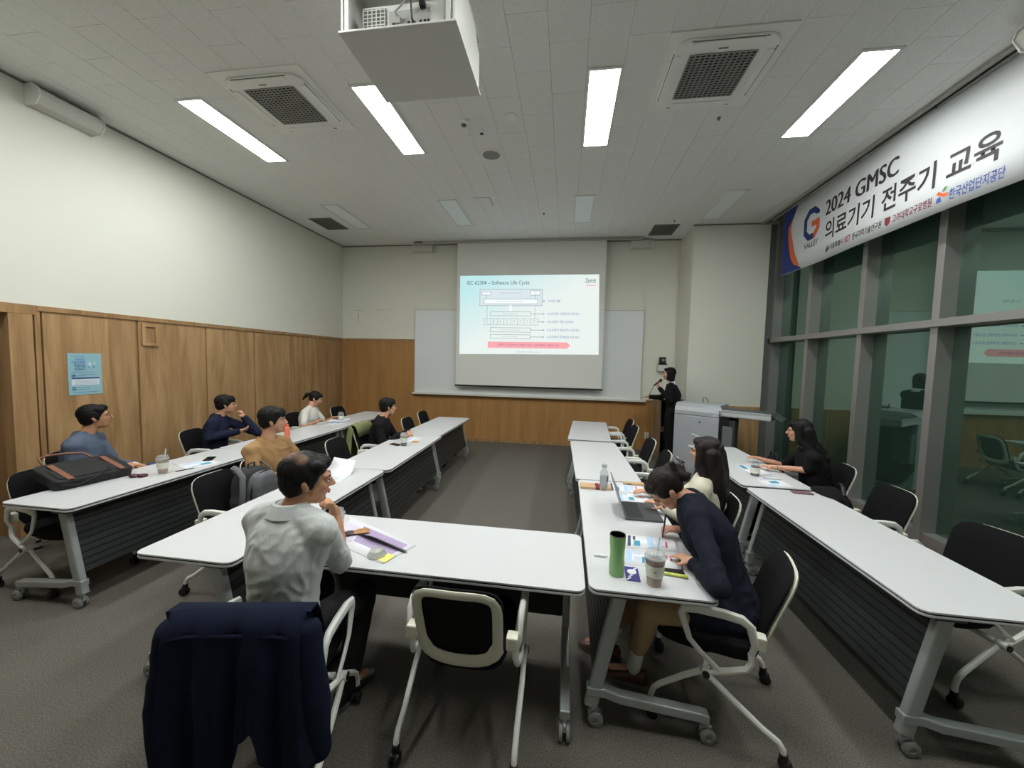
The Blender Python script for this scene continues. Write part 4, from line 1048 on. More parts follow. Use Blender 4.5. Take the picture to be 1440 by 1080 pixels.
person('seated woman in a white T-shirt with a ponytail reading a paper', (-4.02, 5.40, .50), (-3.99, 5.43, .92), (-3.935, 5.49, 1.075), -78, -66, -24,
       [(-3.70, 5.58, .76), (-3.71, 5.18, .76)], top=WT_, bottom=BK, hair='ponytail', female=True, sleeve=.36, vox=.008)
person('seated man in black in the second row with clasped hands on the table', (-2.40, 4.62, .50), (-2.37, 4.63, .935), (-2.315, 4.685, 1.105), -76, -48, -3,
       [(-2.08, 4.78, .765), (-2.10, 4.56, .765)], hands={-1: ((.6, -.7, 0), dn, .7), 1: ((.8, .5, 0), dn, .7)}, top=BK, bottom=BK, hair='man', collar=BK, vox=.008)
pm6 = person('man in a pale shirt seen from behind, resting his chin on his fist', (-1.20, 1.45, .52), (-1.185, 1.475, 1.05), (-1.14, 1.53, 1.195), -8, -52, -6,
       [(-1.38, 1.86, .76), (-1.115, 1.70, .965)], el=[None, (-1.045, 1.63, .765)], hands={-1: ((.4, .8, 0), dn, .3), 1: ((-.15, -.35, 1), (-.5, -.6, .0), 1.2)},
       kn=[(-1.30, 1.84, .50), (-1.025, 1.80, .51)], an=[(-1.30, 1.86, .09), (-1.055, 1.70, .09)], feet=[None, (.25, 1, 0)], top=LG, bottom=mat('black_trousers', (12, 12, 13), .9), hair='thin', skin=SKIN2, sleeve=.56, vox=.006, folds=.0045, fscale=21, collar=LG, pyaw=-14, hscale=1.03)
hp6 = pm6[5]; o6 = V((-1.20, 1.45, 0))
h6 = [c for c in pm6[0].children if c.name.startswith('hair')][0]
hm = bpy.data.materials.new('thinning_hair'); hm.use_nodes = True; nt = hm.node_tree; bs = nt.nodes['Principled BSDF']; bs.inputs['Roughness'].default_value = .55; bs.inputs['Specular IOR Level'].default_value = .25
tc = nt.nodes.new('ShaderNodeTexCoord'); last = None
for cpt, rad_ in ((hp6(.0, -.075, .115), .052), (hp6(.055, -.035, .105), .036)):
    vd = nt.nodes.new('ShaderNodeVectorMath'); vd.operation = 'DISTANCE'; vd.inputs[1].default_value = cpt - o6; nt.links.new(tc.outputs['Object'], vd.inputs[0])
    mr2 = nt.nodes.new('ShaderNodeMapRange'); mr2.inputs[1].default_value = rad_; mr2.inputs[2].default_value = rad_ * .25; nt.links.new(vd.outputs['Value'], mr2.inputs[0])
    if last is None: last = mr2
    else:
        mxx = nt.nodes.new('ShaderNodeMath'); mxx.operation = 'MAXIMUM'; nt.links.new(last.outputs[0], mxx.inputs[0]); nt.links.new(mr2.outputs[0], mxx.inputs[1]); last = mxx
nz = nt.nodes.new('ShaderNodeTexNoise'); nz.inputs['Scale'].default_value = 90; nt.links.new(tc.outputs['Object'], nz.inputs['Vector'])
ml = nt.nodes.new('ShaderNodeMath'); ml.operation = 'MULTIPLY'; nt.links.new(last.outputs[0], ml.inputs[0]); nt.links.new(nz.outputs[0], ml.inputs[1])
rp = nt.nodes.new('ShaderNodeValToRGB'); rp.color_ramp.elements[0].color = (*lin((15, 14, 14)), 1); rp.color_ramp.elements[1].color = (*lin((138, 104, 82)), 1); rp.color_ramp.elements[1].position = .62
nt.links.new(ml.outputs[0], rp.inputs[0]); nt.links.new(rp.outputs[0], bs.inputs['Base Color'])
_blobs[:] = [(q[0], q[1], hm, *q[3:]) if q[1] == h6 else q for q in _blobs]
pp = person('standing woman presenter in a black suit holding a microphone to her mouth', (1.84, 6.76, .90), (1.79, 6.76, 1.40), (1.745, 6.765, 1.585), 72, 82, 2,
       [(1.56, 6.64, 1.36), (1.47, 6.92, 1.17)], el=[(1.73, 6.56, 1.15), None], hands={-1: ((-.1, .1, 1), (-.9, .3, .0), 1.15), 1: ((-1, .1, 0), dn, .35)},
       kn=[(1.80, 6.68, .50), (1.82, 6.85, .50)], an=[(1.80, 6.66, .09), (1.84, 6.85, .09)], feet=[(-1, .1, 0), (-1, .1, 0)], top=BK, bottom=BK, hair='bob', female=True, sleeve=.96, standing=True, topname='jacket', collar=WT_, front=WT_, botname='wide_trousers', hscale=1.0, folds=.004)
p8 = person('woman in a navy blazer bent over her notes, writing with a pen', (.90, 2.03, .50), (.725, 2.215, .985), (.60, 2.27, 1.02), 78, 92, -55,
       [(.66, 1.93, .765), (.70, 2.30, .775)], el=[(.70, 1.72, .77), None], hands={-1: ((-.4, .7, 0), dn, .3), 1: ((-.9, .1, -.05), (.0, .2, -1), .85)},
       kn=[(.46, 1.95, .50), (.46, 2.19, .50)], an=[(.42, 2.06, .09), (.30, 2.22, .09)], feet=[(-.9, .2, 0), (-.9, .4, 0)], top=BZ, bottom=KH, hem=.5, hscale=1.05, socks=PLAST_W, shoes=mat('brown_leather', (86, 50, 38), .4), hair='bun', hairm=HAIRB, female=True, sleeve=.97, topname='blazer', vox=.006, folds=.007, pantlen=.62)
person('woman in a cream knit top with long straight dark hair', (.97, 2.84, .50), (1.02, 2.82, .945), (1.005, 2.835, 1.125), 62, 52, 0,
       [(.70, 2.66, .765), (.68, 2.98, .765)], top=CR_, bottom=BK, hair='long', hairm=HAIRB, female=True, topname='knit_top', folds=.004, vox=.007)
person('woman in a black short-sleeved top with long black hair beside the windows', (2.42, 3.98, .50), (2.36, 4.0, .945), (2.285, 4.04, 1.125), 74, 66, -6,
       [(2.05, 3.99, .765), (2.09, 4.30, .765)], el=[(2.30, 3.88, .775), None], top=BK, bottom=BK, hair='long', female=True, sleeve=.45, topname='dress', vox=.0075)
# hair clip
hp8 = p8[5]; o8 = V((.90, 2.03, 0))
tag(MB().tube([hp8(.0 + .045 * cos(a), -.190, .05 + .028 * sin(a)) for a in [2 * pi * q / 16 for q in range(16)]], .005, 6, closed=True).tube([hp8(-.045, -.185, .05), hp8(-.03, -.175, .02), hp8(-.05, -.15, -.01)], .004, 5).tube([hp8(.045, -.185, .05), hp8(.03, -.175, .02), hp8(.05, -.15, -.01)], .004, 5).build('hair_clip', mat('clip_brown', (104, 84, 80), .3)), 'brown claw clip in the hair of the woman in the navy blazer', 'hair clip')
# microphone
mc = thing('microphone', 'black microphone with a dangling cable held by the presenter', 'microphone', (1.56, 6.64, 1.44))
d_ = V((.13, .09, .09)).normalized(); c0 = V((-.015, -.0, .0))
MB().cyl(c0 - d_ * .10, c0 + d_ * .06, .012, 12, .017).build('handle', BLACKP, mc); MB().ell(c0 + d_ * .075, (.027, .027, .027)).build('head', mat('mic_mesh', (50, 50, 52), .5, metal=.5, bump=.5, bscale=300), mc)
MB().tube([c0 - d_ * .10, c0 - d_ * .13 + V((0, 0, -.02)), V((-.15, -.02, -.2)), V((-.13, .1, -.30)), V((0, .35, -.33)), V((.1, .55, -.31))], .004, 6).build('cable', BLACKP, mc)

# ------------------------------------------------------------ clothes on chairs
def drape(name, label, m, loc, rz, hw, zb, depth=.02, flare=.25, n=56):
    root = thing(name, label, 'jacket', loc, rz); b = MB(); rows = []
    R_ = 26
    for j in range(R_ + 1):
        row = []
        for i in range(n + 1):
            u = -1 + 2 * i / n
            if j < 3: y, z = (-.205, -.235, -.262)[j], (.72, .82, .865)[j]; v = 0
            elif j == 3: y, z, v = -.315, .880 - .012 * abs(u) ** 3, 0
            else:
                v = (j - 3) / (R_ - 3); zt = .865 - .05 * abs(u) ** 4; z = zt + (zb(u) - zt) * v
                y = -.355 - .02 * min(1, v * 3) + depth * (sin(u * 11 + 1.3) + .5 * sin(u * 23 + v * 2)) * min(1, v * 1.6 + .15)
            w_ = hw * (1 + flare * v) * (1 - .06 * (j < 4))
            x = u * w_ + .01 * sin(v * 5 + u * 3) * v
            if abs(u) > .86 and v > 0: y += (abs(u) - .86) / .14 * .09
            row.append(V((x, y, z)))
        rows.append(row)
    vs = [p for r in rows for p in r]; k = n + 1
    b.add(vs, [(j * k + i, j * k + i + 1, (j + 1) * k + i + 1, (j + 1) * k + i) for j in range(R_) for i in range(n)])
    o = b.build('cloth', m, root, True, ang=80); sd = o.modifiers.new('s', 'SOLIDIFY'); sd.thickness = .008; sd.offset = 0
    return root
def zb6(u):
    pts = [(-1, .05), (-.62, .06), (-.5, .17), (-.22, .17), (.16, .46), (.32, .50), (.42, .38), (.5, .33), (.8, .33), (1, .36)]
    for (a, za), (b_, z_) in zip(pts, pts[1:]):
        if u <= b_: t = (u - a) / (b_ - a); t = t * t * (3 - 2 * t); return za + (z_ - za) * t
    return .36
JK = mat('jacket_navy', (22, 28, 48), .92, var=.2, vscale=260, bump=.4, bscale=500, spec=.15)
jk = drape('jacket', 'dark navy suit jacket draped over the chair behind the pale shirt man', JK, (-1.14, 1.41, 0), .18, .255, zb6, flare=.08)
for sx, zz in ((-1, .12), (1, .36)):
    b = MB()
    b.cap((sx * .225, -.315, .80), (sx * .255, -.325, .55), .046, .05); b.cap((sx * .255, -.325, .55), (sx * .265, -.31, zz), .05, .042)
    blob('sleeve', b, JK, jk, .009, 3, .005, 10, (1, 1, .5))
MB().tube([(x, -.362 - .004 * cos(x * 9), .82 - .05 * abs(x / .26) ** 4) for x in [-.22 + .44 * k / 16 for k in range(17)]], .005, 6).build('collar_seam', JK, jk)
OL = mat('olive_cloth', (134, 140, 92), .9, var=.25, vscale=40, bump=.3, bscale=200)
drape('jacket', 'olive green jacket hanging on the chair of the man in black', OL, (-2.42, 4.70, 0), -1.55, .215, lambda u: .42 + .08 * u, .012, .1, 40)

# ------------------------------------------------------------ bags
BAGM = mat('bag_black', (30, 30, 32), .8, var=.25, vscale=160, bump=.3, bscale=300); LEA = mat('leather_brown', (124, 80, 58), .55)
bg = thing('briefcase', 'black fabric briefcase with brown straps leaning on the left table and chair', 'bag', (-3.72, 2.45, .72))
A_ = Matrix.Rotation(-.16, 3, 'Z') @ Matrix.Rotation(rad(14), 3, 'Y')
b = MB(); b.prism(rrect(.34, .46, .05), 2, 0, .075)
b.v = [A_ @ p + V((-.06, 0, .035)) for p in b.v]; blob('body', b, BAGM, bg, .008, 3, .004, 10)
b = MB(); b.prism(rrect(.18, .40, .03), 2, .07, .085); b.v = [A_ @ (p + V((.05, 0, 0))) + V((-.06, 0, .035)) for p in b.v]; b.build('front_pocket', BAGM, bg, True, bevel=.004)
for y in (-.15, .15):
    b = MB(); b.prism([(y - .018, -.12), (y + .018, -.12), (y + .018, .17), (y - .018, .17)], 0, .0, .004)
    b.v = [A_ @ V((p.z, p.y, .084 + p.x)) + V((-.06, 0, .035)) for p in b.v]; b.build('strap', LEA, bg, False)
b = MB().tube([A_ @ V(p) + V((-.06, 0, .035)) for p in ((-.17, -.15, .05), (-.24, -.16, .10), (-.27, -.10, .10), (-.28, .0, .09), (-.26, .10, .08), (-.17, .14, .05))], .009, 8); b.build('handle', LEA, bg)
MB().tube([A_ @ V(p) + V((-.06, 0, .035)) for p in ((.17, -.2, .05), (.2, -.12, .04), (.18, .0, .08), (.1, .1, .09))], .006, 6).build('piping', BAGM, bg)
bp = thing('backpack', 'grey backpack standing on the chair in the second row', 'backpack', (-2.40, 2.63, .462))
GF = mat('pack_grey', (108, 110, 112), .9, var=.3, vscale=200, bump=.3, bscale=300); GD = mat('pack_dark', (46, 47, 50), .85)
def pk(x0, x1, w_, z0, z1, m, nm, f=.003):
    b = MB(); rl = []
    for x, s_ in ((x0, .9), (x0 + .02, 1), (x1 - .02, 1), (x1, .88)):
        ring = []
        for k in range(28):
            a = 2 * pi * k / 28; p = 3.2; q = (abs(cos(a)) ** p + abs(sin(a)) ** p) ** (-1 / p)
            ring.append(V((x, q * cos(a) * w_ / 2 * s_ * (1 - .12 * (sin(a) > 0)), (z0 + z1) / 2 + q * sin(a) * (z1 - z0) / 2 * s_)))
        rl.append(ring)
    b.rings(rl); return blob(nm, b, m, bp, .008, 3, f, 12)
pk(-.12, .02, .30, .0, .40, GD, 'back_compartment'); pk(-.02, .10, .27, .0, .37, GF, 'front_compartment')
MB().tube([V((.06, .13 * cos(a), .19 + .185 * sin(a))) for a in [pi * k / 16 for k in range(17)]], .006, 6).build('zip', BLACKP, bp)
MB().tube([V((.105, .04, .12)), V((.107, .04, .2))], .004, 6).build('zip_pull', BLACKP, bp)
for y in (-.08, .08):
    MB().tube([(-.11, y, .37), (-.13, y * 1.1, .415), (-.06, y * 1.5, .41), (.0, y * 1.7, .36), (.02, y * 2.0, .2), (.0, y * 2.0, .08)], .02, 8, flat=(1, .35)).build('shoulder_strap', GF, bp)
MB().tube([(-.05, -.03, .39), (-.05, -.03, .43), (-.05, .03, .43), (-.05, .03, .39)], .007, 6).build('handle', GD, bp)
sb = thing('shoulder_bag', 'black soft shoulder bag on the chair beside the windows', 'bag', (2.20, 3.38, .462))
b = MB(); b.ell((0, 0, .15), (.10, .19, .16)); b.cap((0, -.12, .08), (0, .12, .08), .09, .09); blob('body', b, BLACKF, sb, .008, 3, .006, 9)
b = MB(); b.ell((-.05, 0, .24), (.08, .17, .06)); blob('flap', b, BLACKF, sb, .008, 3, .004, 9)
MB().tube([(.02, -.1, .28), (.03, -.06, .34), (.05, .0, .35), (.06, .06, .33), (.04, .1, .27)], .012, 8, flat=(1, .4)).build('strap', BLACKP, sb)
MB().cyl((-.12, .03, .2), (-.13, .03, .2), .008, 8).build('snap', GREYM, sb)
hb2 = thing('handbag', 'small black handbag behind the forearms of the woman in black', 'bag', (2.27, 4.42, .462))
b = MB(); b.ell((0, 0, .16), (.09, .14, .16)); blob('body', b, BLACKF, hb2, .009, 3, .004, 9)
MB().tube([(0, -.08, .28), (0, -.05, .36), (0, .05, .36), (0, .08, .28)], .008, 6).build('handle', BLACKP, hb2)

# ------------------------------------------------------------ drinks
def glassy(name, rgb, alpha, rough=.05):
    m = bpy.data.materials.new(name); m.use_nodes = True; nt = m.node_tree; nt.nodes.clear()
    o = nt.nodes.new('ShaderNodeOutputMaterial'); t = nt.nodes.new('ShaderNodeBsdfTransparent'); g = nt.nodes.new('ShaderNodeBsdfPrincipled'); x = nt.nodes.new('ShaderNodeMixShader')
    g.inputs['Base Color'].default_value = (*lin(rgb), 1); g.inputs['Roughness'].default_value = rough; t.inputs[0].default_value = (*lin(rgb), 1); x.inputs[0].default_value = alpha
    nt.links.new(t.outputs[0], x.inputs[1]); nt.links.new(g.outputs[0], x.inputs[2]); nt.links.new(x.outputs[0], o.inputs[0]); return m
CLEAR = glassy('clear_plastic', (238, 240, 240), .22); COF = mat('milk_coffee', (186, 150, 118), .35); COFD = mat('iced_coffee', (120, 76, 52), .25); DARKC = mat('black_coffee', (44, 26, 24), .2)
PAP = mat('paper_sleeve', (226, 226, 214), .7)
def cup(x, y, label, upper=COF, lower=COF, h=.125, straw=None, z=.72, k=1.0, band=(.35, .78)):
    r = thing('iced_drink_cup', label, 'cup', (x, y, z)); R0, R1 = .031 * k, .044 * k
    rr_ = lambda t: R0 + (R1 - R0) * t
    MB().lathe((0, 0, 0), [(0, .002), (rr_(0) - .0015, .002), (rr_(.3) - .0015, h * .3), (rr_(.36) - .0015, h * .36), (0, h * .36)], 24).build('drink_lower', lower, r)
    MB().lathe((0, 0, 0), [(0, h * .36), (rr_(.36) - .0015, h * .36), (rr_(.86) - .0015, h * .86), (0, h * .86)], 24).build('drink_upper', upper, r)
    MB().lathe((0, 0, 0), [(R0 * .95, 0), (R0, .001), (R1, h), (R1 + .002, h + .003)], 24).build('cup', CLEAR, r)
    MB().lathe((0, 0, 0), [(rr_(band[0]) + .0012, h * band[0]), (rr_(band[1]) + .0015, h * band[1])], 24).build('paper_sleeve', PAP, r)
    MB().lathe((0, 0, 0), [(R1 + .003, h), (R1 + .003, h + .007), (R1 - .002, h + .010), (R1 - .006, h + .028), (R1 * .5, h + .034), (0, h + .034)], 24).build('lid', CLEAR, r)
    for a in range(3): MB().box((R1 * .4 * cos(a * 2.1), R1 * .4 * sin(a * 2.1), h * .88), (.018, .018, .016), Matrix.Rotation(a, 3, 'Z') @ Matrix.Rotation(.4, 3, 'X')).build('ice_cube', CLEAR, r, False, bevel=.003)
    if straw: MB().cyl((0, 0, .02), (straw[0], straw[1], h + .085), .004, 8).build('straw', CLEAR if len(straw) < 3 else straw[2], r)
    MB().add([(rr_(.6) * cos(a) * 1.045, rr_(.6) * sin(a) * 1.045, h * zz) for a, zz in ((-1.9, .56), (-1.6, .56), (-1.6, .62), (-1.9, .62))], [(0, 1, 2, 3)]).build('printed_shape', mat('print_grey', (150, 146, 138), .6), r)
    return r
STR = mat('straw_white', (226, 226, 222), .4)
cup(-3.39, 2.725, 'iced latte cup with a white straw on the table before the grey-blue shirt man', COF, COF, straw=(.012, .02, STR))
cup(-1.285, 1.965, 'clear iced drink cup just behind the fist of the pale shirt man', mat('pale_latte', (214, 200, 186), .4), COF, k=1.02)
cup(-1.865, 4.175, 'iced drink cup on the table before the man in black', COF, DARKC, straw=None, k=.98)
cup(-3.515, 5.51, 'iced drink cup with a dark straw on the farthest left wall table', COFD, mat('clear_bottom', (170, 166, 160), .3), straw=(.03, .0, BLACKP), k=1.0)
cup(.441, 1.79, 'large iced coffee cup beside the green tumbler', COFD, COF, straw=(.02, .02), k=1.05, h=.13)
tb = thing('tumbler', 'green open steel tumbler on the near right table', 'tumbler', (.276, 1.845, .72))
GRN = mat('tumbler_green', (134, 182, 118), .38)
MB().lathe((0, 0, 0), [(0, 0), (.033, 0), (.036, .004), (.037, .05), (.034, .09), (.034, .12), (.038, .16), (.0385, .196)], 32).build('body', GRN, tb)
MB().lathe((0, 0, 0), [(.0385, .196), (.038, .2), (.0355, .2), (.034, .194), (.033, .17), (0, .17)], 32).build('steel_rim', mat('steel', (150, 140, 134), .25, metal=.9), tb)
MB().lathe((0, 0, 0), [(.033, .172), (.0, .173)], 24).build('drink', DARKC, tb)
bt_ = thing('water_bottle', 'clear half-filled bottle standing near the laptop', 'bottle', (.335, 3.10, .72))
MB().lathe((0, 0, 0), [(0, 0), (.032, 0), (.034, .006), (.034, .135), (.03, .15), (.018, .165), (.018, .185), (.021, .186), (.021, .2), (.017, .2)], 24).build('glass', CLEAR, bt_)
MB().lathe((0, 0, 0), [(0, .006), (.031, .006), (.031, .11), (0, .11)], 24).build('water', glassy('water', (214, 222, 224), .3), bt_)
MB().lathe((0, 0, 0), [(.019, .185), (.022, .186), (.022, .205), (0, .206)], 20).build('cap', glassy('cap_clear', (226, 228, 228), .6), bt_)
MB().add([(.0352 * cos(a), .0352 * sin(a), z) for a, z in ((-.9, .07), (-.3, .07), (-.3, .12), (-.6, .13), (-.9, .11))], [(0, 1, 2, 3, 4)]).build('printed_shape', mat('print_dark', (40, 44, 50), .6), bt_)
ob = thing('orange_bottle', 'small orange bottle in front of the tan shirt man\'s face', 'bottle', (-3.46, 4.27, .72))
MB().lathe((0, 0, 0), [(0, 0), (.03, 0), (.032, .004), (.032, .12), (.026, .135), (.018, .14), (.018, .15)], 24).build('body', mat('bottle_orange', (232, 124, 92), .4), ob)
MB().lathe((0, 0, 0), [(.019, .14), (.02, .141), (.02, .165), (.012, .172), (0, .172)], 20).build('cap', mat('cap_orange', (214, 106, 78), .4), ob)
jb = thing('coffee_bottle', 'round-shouldered bottle of dark coffee before the woman in black', 'bottle', (1.80, 3.80, .72))
MB().lathe((0, 0, 0), [(0, 0), (.034, 0), (.037, .004), (.037, .095), (.03, .115), (.02, .125), (.02, .14)], 24).build('bottle', CLEAR, jb)
MB().lathe((0, 0, 0), [(0, .004), (.0345, .004), (.0345, .09), (0, .09)], 24).build('drink', DARKC, jb)
MB().lathe((0, 0, 0), [(.0378, .028), (.0378, .08)], 24).build('label_band', PAP, jb)
MB().lathe((0, 0, 0), [(.021, .138), (.022, .139), (.022, .152), (0, .153)], 20).build('cap', CLEAR, jb)

# ------------------------------------------------------------ papers and small things
PAPER = mat('paper', (228, 230, 234), .7); PBL = mat('print_sky', (176, 204, 232), .7); PTE = mat('print_teal', (70, 150, 180), .7); PPK = mat('print_pink', (214, 84, 116), .7); PGR = mat('print_soft', (196, 206, 222), .7); PDK = mat('print_slate', (60, 74, 96), .7)
def quad(Q, u, v): return V((Q[0][0] * (1 - u) * (1 - v) + Q[1][0] * u * (1 - v) + Q[2][0] * u * v + Q[3][0] * (1 - u) * v, Q[0][1] * (1 - u) * (1 - v) + Q[1][1] * u * (1 - v) + Q[2][1] * u * v + Q[3][1] * (1 - u) * v, 0))
def paper(label, Q, prints, z=.7205, th=.0012, group=None, curl=0, m=None, name='handout'):
    c = quad(Q, .5, .5); r = thing(name, label, 'paper', (c.x, c.y, z), 0, group); n = 10
    def P(u, v, dz): p = quad(Q, u, v) - c; return V((p.x, p.y, dz + curl * max(0, u - .6) ** 2 * 2.5))
    b = MB(); vs = [P(i / n, v, th / 2) for i in range(n + 1) for v in (0, 1)]; b.add(vs, [(2 * i, 2 * i + 2, 2 * i + 3, 2 * i + 1) for i in range(n)])
    o = b.build('sheet', m or PAPER, r); sd = o.modifiers.new('s', 'SOLIDIFY'); sd.thickness = th; sd.offset = 0
    for (u0, u1, v0, v1, mm) in prints:
        MB().add([P(a, b_, th + .0006) for a, b_ in ((u0, v0), (u1, v0), (u1, v1), (u0, v1))], [(0, 1, 2, 3)]).build('printed_shape', mm, r)
    return r
slides = [(.04, .10, .08, .9, PDK), (.14, .19, .1, .4, PDK), (.16, .28, .45, .85, PTE), (.42, .54, .06, .94, PBL), (.58, .72, .2, .8, PGR), (.76, .80, .3, .8, PPK)]
s2 = [(.02, .12, .1, .9, PBL), (.16, .30, .15, .35, PGR), (.30, .48, .5, .85, PTE), (.16, .28, .5, .8, PGR), (.72, .76, .3, .5, PPK), (.8, .84, .45, .6, PPK)]
paper('upper page of colour slide handouts under the writing hand', [(.389, 2.296), (.678, 2.277), (.650, 2.135), (.362, 2.131)], slides)
paper('lower page of colour slide handouts behind the large iced coffee', [(.362, 2.125), (.650, 2.130), (.616, 1.943), (.332, 1.944)], s2)
paper('handout strip lying behind the laptop beside the bottle', [(.394, 3.293), (.678, 3.277), (.649, 3.069), (.388, 3.055)], slides)
paper('second handout partly under the laptop', [(.445, 3.05), (.655, 3.059), (.657, 2.86), (.441, 2.86)], s2)
paper('colour handout beside the iced latte on the left wall table', [(-3.30, 2.86), (-3.22, 3.12), (-3.46, 3.17), (-3.60, 2.98)], [(.1, .5, .1, .3, PGR), (.5, .8, .15, .4, PTE), (.1, .9, .5, .62, PBL), (.3, .8, .7, .85, PGR)])
paper('curled white handout beside the pale shirt man\'s head', [(-1.80, 2.78), (-1.85, 3.12), (-2.10, 3.18), (-2.12, 2.85)], [(.1, .4, .2, .5, PGR), (.2, .6, .6, .8, PBL)], curl=.25)
paper('open papers before the woman in the white T-shirt', [(-3.40, 5.20), (-3.42, 5.62), (-3.66, 5.62), (-3.62, 5.12)], [(.1, .8, .2, .35, PGR), (.2, .7, .5, .7, PBL)], curl=.1)
paper('papers before the man in black', [(-1.80, 4.36), (-1.83, 4.66), (-2.03, 4.70), (-2.0, 4.36)], [(.1, .8, .2, .35, PGR), (.2, .7, .5, .7, PBL)])
paper('near handout on the window side table', [(1.749, 3.70), (1.97, 3.79), (1.99, 3.50), (1.753, 3.469)], [(.1, .8, .15, .3, PGR), (.35, .7, .4, .65, PTE), (.1, .5, .75, .9, PBL)])
paper('far handout stack under the hands of the woman in black', [(1.753, 4.15), (1.961, 4.25), (1.98, 3.86), (1.783, 3.80)], [(.1, .35, .15, .5, PTE), (.5, .7, .2, .6, PBL)], th=.008)
fd = paper('clear file of purple-printed documents on the front table', [(-1.369, 2.216), (-.787, 1.932), (-.880, 1.722), (-1.240, 1.87)], [(.30, .94, .12, .72, mat('print_purple', (172, 156, 190), .6)), (.05, .28, .2, .8, mat('print_palepurple', (206, 198, 216), .6))], th=.003, name='document_file')
MB().rings([[V(p) for p in q] for q in ([(-.15, .075, .004), (-.15, .07, .004), (-.15, .07, .006), (-.15, .075, .006)], [(.05, .02, .004), (.03, -.02, .035), (.03, -.018, .037), (.05, .022, .006)], [(.262, -.078, .004), (.255, -.10, .012), (.255, -.10, .014), (.262, -.078, .006)])]).build('dark_cover', mat('cover_dark', (74, 74, 78), .3), fd, False)
for k in range(9):
    u = .38 + k * .06; p, q = quad([(-1.369, 2.216), (-.787, 1.932), (-.880, 1.722), (-1.240, 1.87)], u, .2), quad([(-1.369, 2.216), (-.787, 1.932), (-.880, 1.722), (-1.240, 1.87)], u, .6); c = fd.location
    MB().tube([(p.x - c.x, p.y - c.y, .0042), (q.x - c.x, q.y - c.y, .0042)], .0009, 4).build('printed_line', mat('print_violet', (140, 118, 168), .6), fd)
sn = thing('snack_wrapper', 'brown and gold snack wrapper on the file', 'wrapper', (-1.19, 1.985, .726), .55)
b = MB(); b.rings([[V((x, w_ * c_, .008 + h_ * s_)) for c_, s_ in ((1, 0), (.7, .8), (0, 1), (-.7, .8), (-1, 0), (0, -.8))] for x, w_, h_ in ((-.07, .02, .001), (-.06, .022, .004), (-.02, .026, .01), (0, .02, .007))]); b.build('dark_end', mat('wrapper_brown', (58, 40, 44), .3), sn)
b = MB(); b.rings([[V((x, w_ * c_, .008 + h_ * s_)) for c_, s_ in ((1, 0), (.7, .8), (0, 1), (-.7, .8), (-1, 0), (0, -.8))] for x, w_, h_ in ((-.0, .02, .007), (.03, .028, .012), (.07, .026, .010), (.085, .024, .001))]); b.build('gold_end', mat('wrapper_gold', (206, 146, 84), .35, var=.4, vscale=60), sn)
ld = thing('cup_lid', 'clear domed cup lid on the corner of the file', 'lid', (-.945, 1.79, .7245))
MB().lathe((0, 0, 0), [(.046, 0), (.047, .006), (.042, .012), (.034, .028), (.02, .034), (0, .035)], 28).build('dome', glassy('lid_clear', (226, 228, 222), .4), ld)
MB().tube([(.0465 * cos(a), .0465 * sin(a), .003) for a in [2 * pi * k / 28 for k in range(28)]], .002, 5, closed=True).build('rim', glassy('lid_clear2', (226, 228, 222), .5), ld)
tag(MB().add([V(p) for p in ((-.92, 1.745, .7248), (-.895, 1.815, .7248), (-.845, 1.80, .7248), (-.868, 1.73, .7248), (-.92, 1.745, .7258), (-.895, 1.815, .7258), (-.845, 1.80, .7258), (-.868, 1.73, .7258))], [(0, 1, 2, 3), (7, 6, 5, 4), (0, 4, 5, 1), (1, 5, 6, 2), (2, 6, 7, 3), (3, 7, 4, 0)]).build('sticky_note', mat('sticky_yellow', (236, 228, 120), .7), None, False), 'yellow sticky note on the corner of the file', 'note')
# laptop
lt = thing('laptop', 'open grey laptop on the right aisle table', 'laptop', (.54, 2.665, .72))
LG2 = mat('laptop_grey', (84, 86, 90), .4, metal=.4)
MB().prism(rrect(.245, .315, .012), 2, .002, .014).build('base', LG2, lt, False, bevel=.002)
kb = MB().bbox((-.105, -.14, .0142), (.0, .14, .0148)).build('keyboard', mat('key_black', (34, 35, 38), .5), lt, False)
kk = MB()
for i in range(5):
    for j in range(14): kk.bbox((-.102 + i * .0205, -.138 + j * .02, .0148), (-.085 + i * .0205, -.121 + j * .02, .0158))
kk.build('keys', mat('key_top', (50, 51, 54), .5), kb, False)['kind'] = 'stuff'
MB().bbox((.02, -.06, .0142), (.105, .06, .0146)).build('trackpad', mat('pad_grey', (70, 72, 76), .35), lt, False)
m_ = Matrix.Rotation(rad(-17), 3, 'Y')
b = MB(); b.bbox((-.004, -.157, 0), (.003, .157, .225)); b.v = [m_ @ p + V((-.122, 0, .012)) for p in b.v]; b.build('screen_lid', mat('lid_silver', (150, 150, 152), .35, metal=.5), lt, False, bevel=.002)
b = MB(); b.bbox((.003, -.15, .008), (.0036, .15, .218)); b.v = [m_ @ p + V((-.122, 0, .012)) for p in b.v]; b.build('display', mat('display', (120, 130, 140), .2, emis=((150, 160, 170), .35)), lt, False)
l2 = thing('tablet_computer', 'white tablet leaning open at the far end of the window side table', 'tablet', (1.72, 4.98, .72), .15)
b = MB(); m_ = Matrix.Rotation(rad(-28), 3, 'Y'); b.bbox((-.004, -.12, 0), (.004, .12, .17)); b.v = [m_ @ p for p in b.v]; b.build('panel', PLAST_W, l2, False, bevel=.002)
MB().bbox((0, -.12, 0), (.16, .12, .008)).build('base', mat('base_pale', (190, 192, 192), .4), l2, False, bevel=.002)
tag(MB().bbox((1.66, 4.72, .7205), (1.78, 4.80, .735)).build('pencil_pouch', mat('pouch_brown', (92, 74, 66), .6), None, False, bevel=.004), 'small dark pouch near the tablet on the window side table', 'pouch')
